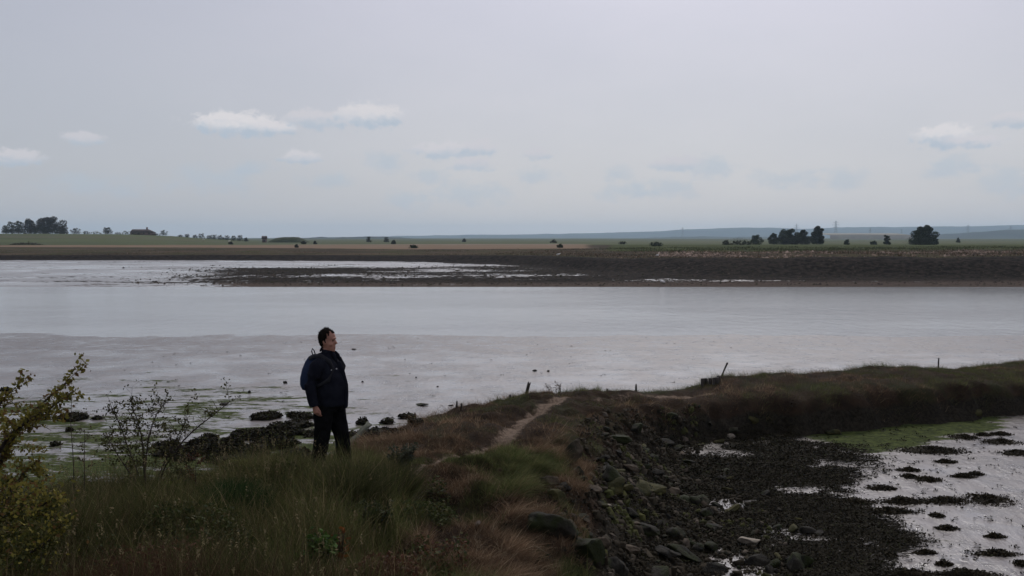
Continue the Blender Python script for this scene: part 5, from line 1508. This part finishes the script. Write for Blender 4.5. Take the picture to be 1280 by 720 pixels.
HEAD = [(1.512, .052, .022, .022), (1.522, .048, .042, .040), (1.545, .036, .062, .054), (1.572, .022, .078, .064), (1.60, .012, .089, .070), (1.63, .006, .095, .074),
        (1.66, .000, .095, .0765), (1.69, .001, .101, .078), (1.72, -.001, .099, .077), (1.75, -.004, .088, .070), (1.775, -.008, .066, .054), (1.79, -.010, .036, .032)]
def man():
    px = -2.32; py = 12.02; z0 = gz(px, py)
    rz = R(-14)
    G = Geo()
    G.rings(HEAD, 20)
    # nose, brow, lips, chin, ears
    G.tube([(.088, 0, 1.672), (.104, 0, 1.645), (.122, 0, 1.622), (.098, 0, 1.606)], [.010, .013, .017, .010], 8)
    G.tube([(.084, -.045, 1.682), (.100, -.02, 1.685), (.101, 0, 1.683), (.100, .02, 1.685), (.084, .045, 1.682)], .010, 6)
    G.tube([(.080, -.026, 1.577), (.101, 0, 1.579), (.080, .026, 1.577)], .009, 6); G.tube([(.078, -.022, 1.562), (.097, 0, 1.562), (.078, .022, 1.562)], .009, 6)
    G.ellipsoid((.078, 0, 1.53), (.022, .024, .018), 10, 6)
    for s in (-1, 1):
        G.ellipsoid((-.005, s * .079, 1.637), (.020, .009, .033), 10, 6)
        G.ellipsoid((.06, s * .045, 1.61), (.032, .026, .026), 10, 6)
    G.tube([(-.02, 0, 1.38), (-.005, 0, 1.47), (.005, 0, 1.56)], [.075, .062, .064], 12)
    G.rings([(.90, .02, .15, .17), (1.05, .03, .165, .18), (1.2, .025, .145, .185), (1.35, -.005, .115, .19), (1.42, -.01, .08, .15), (1.46, -.01, .05, .07)], 16)
    # arms and hands
    for s, el, wr, ha in ((-1, (-.10, -.285, 1.15), (-.045, -.285, .90), (-.015, -.275, .81)), (1, (-.05, .285, 1.15), (.03, .27, .90), (.055, .26, .81))):
        G.tube([(-.01, s * .20, 1.40), el, wr], [.055, .045, .03], 10)
        w = Vector(wr); h = Vector(ha); d = (h - w).normalized()
        G.tube([w, w + d * .05, h], [(.028, .026), (.022, .042), (.018, .042)], 10)
        fwd = Vector((1, 0, 0)); 
        for k, (off, L) in enumerate(((-.030, .062), (-.010, .072), (.011, .068), (.030, .052))):
            b = h + fwd * -off * .95 - d * .008
            curl = Vector((.10, -s * .55, 0))
            p1 = b + (d + curl * .5).normalized() * L * .45; p2 = p1 + (d + curl * 1.2).normalized() * L * .32; p3 = p2 + (d * .7 + curl * 2).normalized() * L * .25
            G.tube([b, p1, p2, p3], [.0095, .009, .008, .0065], 7)
        tb = w + d * .045 + fwd * .032
        G.tube([tb, tb + Vector((.02, -s * .012, -.03)), tb + Vector((.022, -s * .02, -.06))], [.012, .0105, .008], 7)
    for hip, kn, an in LEGS:
        G.tube([hip, kn, an], [.085, .06, .045], 12)
        G.tube([(an[0] - .03, an[1], .05), (an[0] + .06, an[1], .045), (an[0] + .15, an[1], .035)], [.04, .04, .03], 8)
    body = link('person', G.mesh('person', True), M['skin'], label='stout dark-haired man in navy jacket and black trousers walking right through the grass', cat='person', loc=(px, py, z0))
    body.rotation_euler = (0, 0, rz)
    body.scale = (1.03,) * 3
    remesh(body, .0062, 3)
    # eyes and mouth line
    for s in (-1, 1):
        G = Geo(); G.ellipsoid((.086, s * .032, 1.655), (.011, .013, .0075), 10, 6); link('eye', G.mesh('eye', True), M['hair'], body)
    G = Geo(); G.tube([(.076, -.028, 1.5685), (.096, -.012, 1.57), (.1015, 0, 1.57), (.096, .012, 1.57), (.076, .028, 1.5685)], .0035, 5); link('mouth', G.mesh('mouth'), noise_mat('lips', (.13, .05, .04), (.16, .06, .05), 9, .6, 0), body)
    # short hair with a receding front
    G = Geo(); n = 40; V = []; rd = random.Random(4)
    rr = [(1.535, -.055, .032, .046)] + [(z, xc - .006, rx * 1.03 + .005, ry * 1.04 + .005) for z, xc, rx, ry in HEAD if z >= 1.57] + [(1.806, -.012, .02, .018)]
    for (z, xc, rx, ry) in rr:
        for k in range(n):
            th = 2 * math.pi * k / n
            j = 1 + rd.uniform(-.03, .06)
            V.append((xc + rx * j * math.cos(th), ry * j * math.sin(th), z + rd.uniform(-.004, .004)))
    Q = []
    for i in range(len(rr) - 1):
        for k in range(n):
            k2 = (k + 1) % n
            c = (Vector(V[i * n + k]) + Vector(V[(i + 1) * n + k2])) / 2
            side = abs(c.y)
            lim = -.052 if c.z < 1.60 else (-.036 if c.z < 1.672 else (.012 if c.z < 1.70 else (.026 if c.z < 1.735 else .050)))
            if c.z > 1.72 and side < .035: lim += .022
            burn = 1.635 < c.z < 1.70 and .004 < c.x < .020 and side > .05
            if c.x < lim or c.z > 1.778 or burn: Q.append((i * n + k, i * n + k2, (i + 1) * n + k2, (i + 1) * n + k))
    m = len(V); V.append((-.012, 0, 1.81)); T = [(m, (len(rr) - 1) * n + k, (len(rr) - 1) * n + (k + 1) % n) for k in range(n)]
    G.add(V, Q, T); h = link('hair', G.mesh('hair', True), M['hair'], body); sm = h.modifiers.new('thick', 'SOLIDIFY'); sm.thickness = .006; sm.offset = -.4
    hp = np.array(V[:-1]); hp = hp[(hp[:, 0] < .045) & (hp[:, 2] > 1.62) | (hp[:, 2] > 1.775)]; hp = hp[(hp[:, 0] < -.03) | (hp[:, 2] > 1.70)]
    ix = rng.integers(0, len(hp), 600); q = hp[ix] + rng.normal(0, .006, (600, 3)); aw = np.arctan2(q[:, 1], q[:, 0] + .02) + rng.normal(0, .6, 600)
    vv, qq, cc = blades(q, rng.uniform(.006, .015, 600), rng.uniform(.004, .008, 600), aw, rng.uniform(.6, .96, 600), rng.uniform(0, .8, 600), np.full((600, 3), .01), seg=2)
    link('hair_tuft', mesh_arrays('hair_tuft', vv, qq), M['hair'], body)
    # jacket
    G = Geo()
    G.rings([(.865, .035, .190, .205), (.90, .038, .198, .212), (1.0, .045, .200, .216), (1.10, .048, .196, .216), (1.2, .040, .180, .218), (1.30, .018, .160, .222), (1.38, .0, .138, .214), (1.43, -.010, .112, .175), (1.465, -.008, .090, .12), (1.49, .0, .078, .09)], 24)
    G.tube([(-.01, 0, 1.44), (.0, 0, 1.50), (.006, 0, 1.545)], [.09, .082, .080], 16)
    for s, el, wr in ((-1, (-.10, -.29, 1.15), (-.045, -.29, .885)), (1, (-.05, .29, 1.15), (.03, .275, .885))):
        G.tube([(-.012, s * .17, 1.40), (-.03, s * .232, 1.36), (-.07, s * .268, 1.25), el, ((el[0] + wr[0]) / 2 - .008, wr[1], 1.02), wr], [.085, .088, .078, .070, .062, .055], 14)
    jk = link('jacket', G.mesh('jacket', True), M['jacket'], body); remesh(jk, .011, 3)
    dm = jk.modifiers.new('folds', 'DISPLACE'); tx = bpy.data.textures.new('cloth_folds', 'CLOUDS'); tx.noise_scale = .09; dm.texture = tx; dm.strength = .02; dm.mid_level = .5
    # collar, open front edges, pocket
    G = Geo()
    for s in (-1, 1):
        pts = [(.078, s * .028, 1.515), (.105, s * .05, 1.47), (.148, s * .055, 1.40)]
        G.tube(pts, [(.012, .022), (.014, .03), (.008, .012)], 8)
    G.tube([(-.06, -.07, 1.54), (-.085, 0, 1.55), (-.06, .07, 1.54)], [(.012, .022)] * 3, 8)
    cl = link('collar', G.mesh('collar', True), M['jacket'], jk)
    G = Geo(); G.tube([(.150, -.02, 1.40), (.205, -.028, 1.28), (.248, -.03, 1.12), (.250, -.03, 1.0), (.242, -.03, .86), (.24, -.04, .835)], [(.008, .03)] * 6, 8); link('placket', G.mesh('placket', True), M['jacket'], jk)
    for (x, y, z) in ((.12, -.155, 1.315), (.165, -.11, 1.325)):
        G = Geo(); G.ellipsoid((x, y, z), (.011, .011, .009), 8, 6); link('snap', G.mesh('snap', True), M['metal'], jk)
    # trousers
    G = Geo(); G.rings([(.80, .02, .155, .185), (.88, .02, .165, .19), (.98, .03, .17, .19)], 18)
    for hip, kn, an in LEGS:
        a = Vector(hip); b = Vector(kn); c = Vector(an)
        G.tube([a + Vector((0, 0, .03)), a.lerp(b, .4), b, b.lerp(c, .5), c + Vector((0, 0, .02))], [.128, .115, .096, .090, .086], 16)
    tr = link('trousers', G.mesh('trousers', True), M['trouser'], body); remesh(tr, .012, 3)
    dm = tr.modifiers.new('folds', 'DISPLACE'); dm.texture = tx; dm.strength = .024; dm.mid_level = .5
    for hip, kn, an in LEGS:
        G = Geo(); G.tube([(an[0] - .07, an[1], .05), (an[0] - .03, an[1], .06), (an[0] + .06, an[1], .055), (an[0] + .15, an[1], .042), (an[0] + .19, an[1], .035)], [.035, .052, .054, .046, .02], 12)
        link('shoe', G.mesh('shoe', True), M['shoe'], body)
    # backpack
    bp = empty('backpack', (px, py, z0), 'small navy backpack worn on the walking man\'s back', 'backpack', rz=rz)
    bp.scale = (1.03,) * 3
    G = Geo(); bb = []
    for z, xc, dx, dy in ((1.04, -.225, .050, .10), (1.055, -.235, .075, .122), (1.10, -.242, .090, .132), (1.2, -.242, .090, .134), (1.30, -.228, .080, .128), (1.40, -.202, .064, .112), (1.46, -.18, .045, .088), (1.478, -.17, .026, .055)):
        bb.append((z, xc, dx, dy))
    V = []; n = 28
    for z, xc, dx, dy in bb:
        for k in range(n):
            th = 2 * math.pi * k / n; c, s_ = math.cos(th), math.sin(th)
            V.append((xc + dx * math.copysign(abs(c) ** .6, c), dy * math.copysign(abs(s_) ** .6, s_), z))
    Q = [(i * n + k, i * n + (k + 1) % n, (i + 1) * n + (k + 1) % n, (i + 1) * n + k) for i in range(len(bb) - 1) for k in range(n)]
    m = len(V); V += [(bb[0][1], 0, bb[0][0]), (bb[-1][1], 0, bb[-1][0])]
    T = [(m, (k + 1) % n, k) for k in range(n)] + [(m + 1, (len(bb) - 1) * n + k, (len(bb) - 1) * n + (k + 1) % n) for k in range(n)]
    G.add(V, Q, T); link('pack_body', G.mesh('pack_body', True), M['pack'], bp)
    G = Geo(); V = []
    for z, xc, dx, dy in ((1.08, -.308, .026, .085), (1.11, -.318, .028, .095), (1.19, -.318, .026, .095), (1.24, -.305, .02, .085)): V.append((z, xc, dx, dy))
    G.rings(V, 16); link('front_pocket', G.mesh('front_pocket', True), M['pack'], bp)
    for s in (-1, 1):
        G = Geo(); G.tube([(-.20, s * .10, 1.44), (-.12, s * .135, 1.475), (-.02, s * .145, 1.48), (.09, s * .15, 1.42), (.145, s * .155, 1.32), (.11, s * .215, 1.20), (-.04, s * .235, 1.12), (-.2, s * .13, 1.08)], [(.006, .026)] * 6 + [(.005, .015)] * 2, 8)
        link('strap', G.mesh('strap', True), M['strap'], bp)
    G = Geo(); G.tube([(-.185, -.015, 1.455), (-.205, -.015, 1.52), (-.20, 0, 1.55), (-.185, .015, 1.52), (-.165, .015, 1.455)], .007, 7); link('handle', G.mesh('handle', True), M['strap'], bp)
LEGS = [((-.01, -.10, .86), (-.035, -.105, .48), (-.105, -.105, .09)), ((.03, .10, .86), (.125, .105, .49), (.175, .105, .09))]
man()

# ------------------------------------------------------------------ haze
G = Geo(); G.box((-12000, -60, -4), (12000, 9600, 124))
m, nt, out = new_mat('haze'); g = N(nt)
pv = g.node('ShaderNodeVolumePrincipled')
HAZE = 1.05e-4
pv.inputs['Color'].default_value = (.62, .82, 1.0, 1); pv.inputs['Density'].default_value = HAZE; pv.inputs['Anisotropy'].default_value = 0.3
nt.links.new(pv.outputs[0], out.inputs['Volume'])
link('haze', G.mesh('haze'), m, kind='stuff', label='thin blue haze in the air over the marsh', cat='haze')

# ------------------------------------------------------------------ sky and sun
SUN_AZ, SUN_EL = R(12), R(44)            # azimuth clockwise from straight ahead
sd = Vector((math.sin(SUN_AZ) * math.cos(SUN_EL), math.cos(SUN_AZ) * math.cos(SUN_EL), math.sin(SUN_EL)))
sl = bpy.data.lights.new('sun', 'SUN'); sl.energy = 1.5; sl.angle = R(10); sl.color = (1, .95, .88)
so = bpy.data.objects.new('sun', sl); COL.objects.link(so)
so.rotation_euler = (-sd).to_track_quat('-Z', 'Y').to_euler()

W = bpy.data.worlds.new('World'); S.world = W; W.use_nodes = True
nt = W.node_tree; nt.nodes.clear(); g = N(nt)
out = nt.nodes.new('ShaderNodeOutputWorld'); bg = nt.nodes.new('ShaderNodeBackground'); nt.links.new(bg.outputs[0], out.inputs[0])
sky = nt.nodes.new('ShaderNodeTexSky'); sky.sky_type = 'NISHITA'; sky.sun_disc = False; sky.sun_elevation = SUN_EL; sky.sun_rotation = SUN_AZ
sky.dust_density = 2.0
tc = g.node('ShaderNodeTexCoord'); dirv = tc.outputs['Generated']
sx = g.node('ShaderNodeSeparateXYZ'); g.put(sx.inputs[0], dirv)
az = g.math('ARCTAN2', sx.outputs[0], sx.outputs[1]); el = g.math('ARCSINE', sx.outputs[2])
av = g.node('ShaderNodeCombineXYZ'); g.put(av.inputs[0], az); g.put(av.inputs[1], el); AV = av.outputs[0]
dot = g.node('ShaderNodeVectorMath', operation='DOT_PRODUCT'); g.put(dot.inputs[0], dirv); dot.inputs[1].default_value = sd
glow = g.math('POWER', g.math('MAXIMUM', dot.outputs['Value'], 0.0), 14)
broad = g.math('POWER', g.math('MAXIMUM', dot.outputs['Value'], 0.0), 3)
veil_n = g.noise(g.scalevec(AV, (1.0, 2.6, 1)), 3.0, 7, .58)
K = 10.0
veil = g.mix(g.ramp(el, R(0), R(22)), (.605 * K, .61 * K, .65 * K), (.555 * K, .54 * K, .64 * K))
veil = g.mix(g.ramp(az, R(-30), R(0), .35, 0), veil, (.40 * K, .445 * K, .52 * K))
veil = g.mix(g.math('MULTIPLY', g.ramp(veil_n, .35, .65), .2), veil, (.42 * K, .45 * K, .53 * K))
# brightness toward the veiled sun
gl = g.math('ADD', .86, g.math('ADD', g.math('MULTIPLY', glow, 1.5), g.math('MULTIPLY', broad, .16)))
vm = g.node('ShaderNodeVectorMath', operation='SCALE'); g.put(vm.inputs[0], veil); g.put(vm.inputs['Scale'], gl); veil = vm.outputs[0]
col = g.mix(.88, sky.outputs[0], veil)
# small fair-weather clouds above the horizon: (pixel x, y, width, height, whiteness)
edge = g.math('MULTIPLY', g.math('SUBTRACT', g.noise(g.scalevec(AV, (1, 1.5, 1)), 70, 8, .68), .5), 2.0)
edge2 = g.math('MULTIPLY', g.math('SUBTRACT', g.noise(g.scalevec(AV, (1, 1.5, 1)), 42, 8, .66), .5), 3.2)
CL = [(300, 155, 60, 15, .9), (345, 160, 30, 9, .8), (400, 149, 48, 13, .5), (462, 145, 42, 17, .8), (1182, 170, 34, 15, .9), (1215, 178, 30, 9, .5), (376, 197, 26, 9, .6), (560, 188, 46, 11, .55), (600, 185, 24, 12, .4),
      (104, 173, 24, 9, .45), (18, 197, 30, 11, .55), (482, 204, 24, 12, .2), (672, 193, 18, 8, .3), (270, 224, 50, 17, .1), (314, 210, 20, 8, .15), (890, 210, 26, 16, .15), (845, 205, 34, 10, .3), (1190, 208, 30, 13, .2),
      (590, 205, 30, 10, .3), (535, 222, 24, 9, .1), (590, 242, 50, 16, .05), (510, 250, 24, 13, .05), (672, 220, 24, 10, .1), (773, 218, 18, 9, .1), (1055, 225, 26, 16, .05), (120, 232, 60, 14, .05), (980, 225, 40, 11, .05), (835, 238, 30, 13, .05), (1265, 150, 26, 10, .5), (410, 226, 30, 9, .1), (1262, 225, 34, 20, .05), (780, 240, 36, 10, .05)]
for (u, v, w, h, wh) in CL:
    d = ray(u, v).normalized(); a0 = math.atan2(d.x, d.y); e0 = math.asin(d.z)
    ra, re = w / F * 1.15, h / F * 1.15
    dx = g.math('DIVIDE', g.math('SUBTRACT', az, a0), ra); dy = g.math('DIVIDE', g.math('SUBTRACT', el, e0), re)
    # flat base: stretch the distance below the centre
    r2 = g.math('SQRT', g.math('ADD', g.math('MULTIPLY', dx, dx), g.math('MULTIPLY', dy, dy)))
    q = g.math('ADD', r2, edge if wh > .25 else edge2)
    mask = g.ramp(q, 1.0, .55) if wh > .25 else g.ramp(q, 1.25, .1)
    up = g.ramp(g.math('ADD', dy, g.math('MULTIPLY', edge, .9)), -.7, .35)
    shade = g.mix(up, (.455 * K, .525 * K, .61 * K), ((.56 + .18 * wh) * K, (.55 + .17 * wh) * K, (.605 + .13 * wh) * K) if wh > .25 else (.46 * K, .535 * K, .615 * K))
    col = g.mix(g.math('MULTIPLY', mask, min(1, .45 + .6 * wh)), col, shade)
g.put(bg.inputs[0], col); bg.inputs[1].default_value = .1

# ------------------------------------------------------------------ render settings
S.view_settings.view_transform = 'Standard'; S.view_settings.look = 'None'; S.view_settings.gamma = 1; S.view_settings.exposure = 0.0
S.view_settings.use_curve_mapping = False
S.render.engine = 'CYCLES'
S.cycles.max_bounces = 6; S.cycles.diffuse_bounces = 3; S.cycles.glossy_bounces = 3; S.cycles.transparent_max_bounces = 8; S.cycles.volume_bounces = 1
S.cycles.use_denoising = True
S.cycles.sample_clamp_indirect = 6
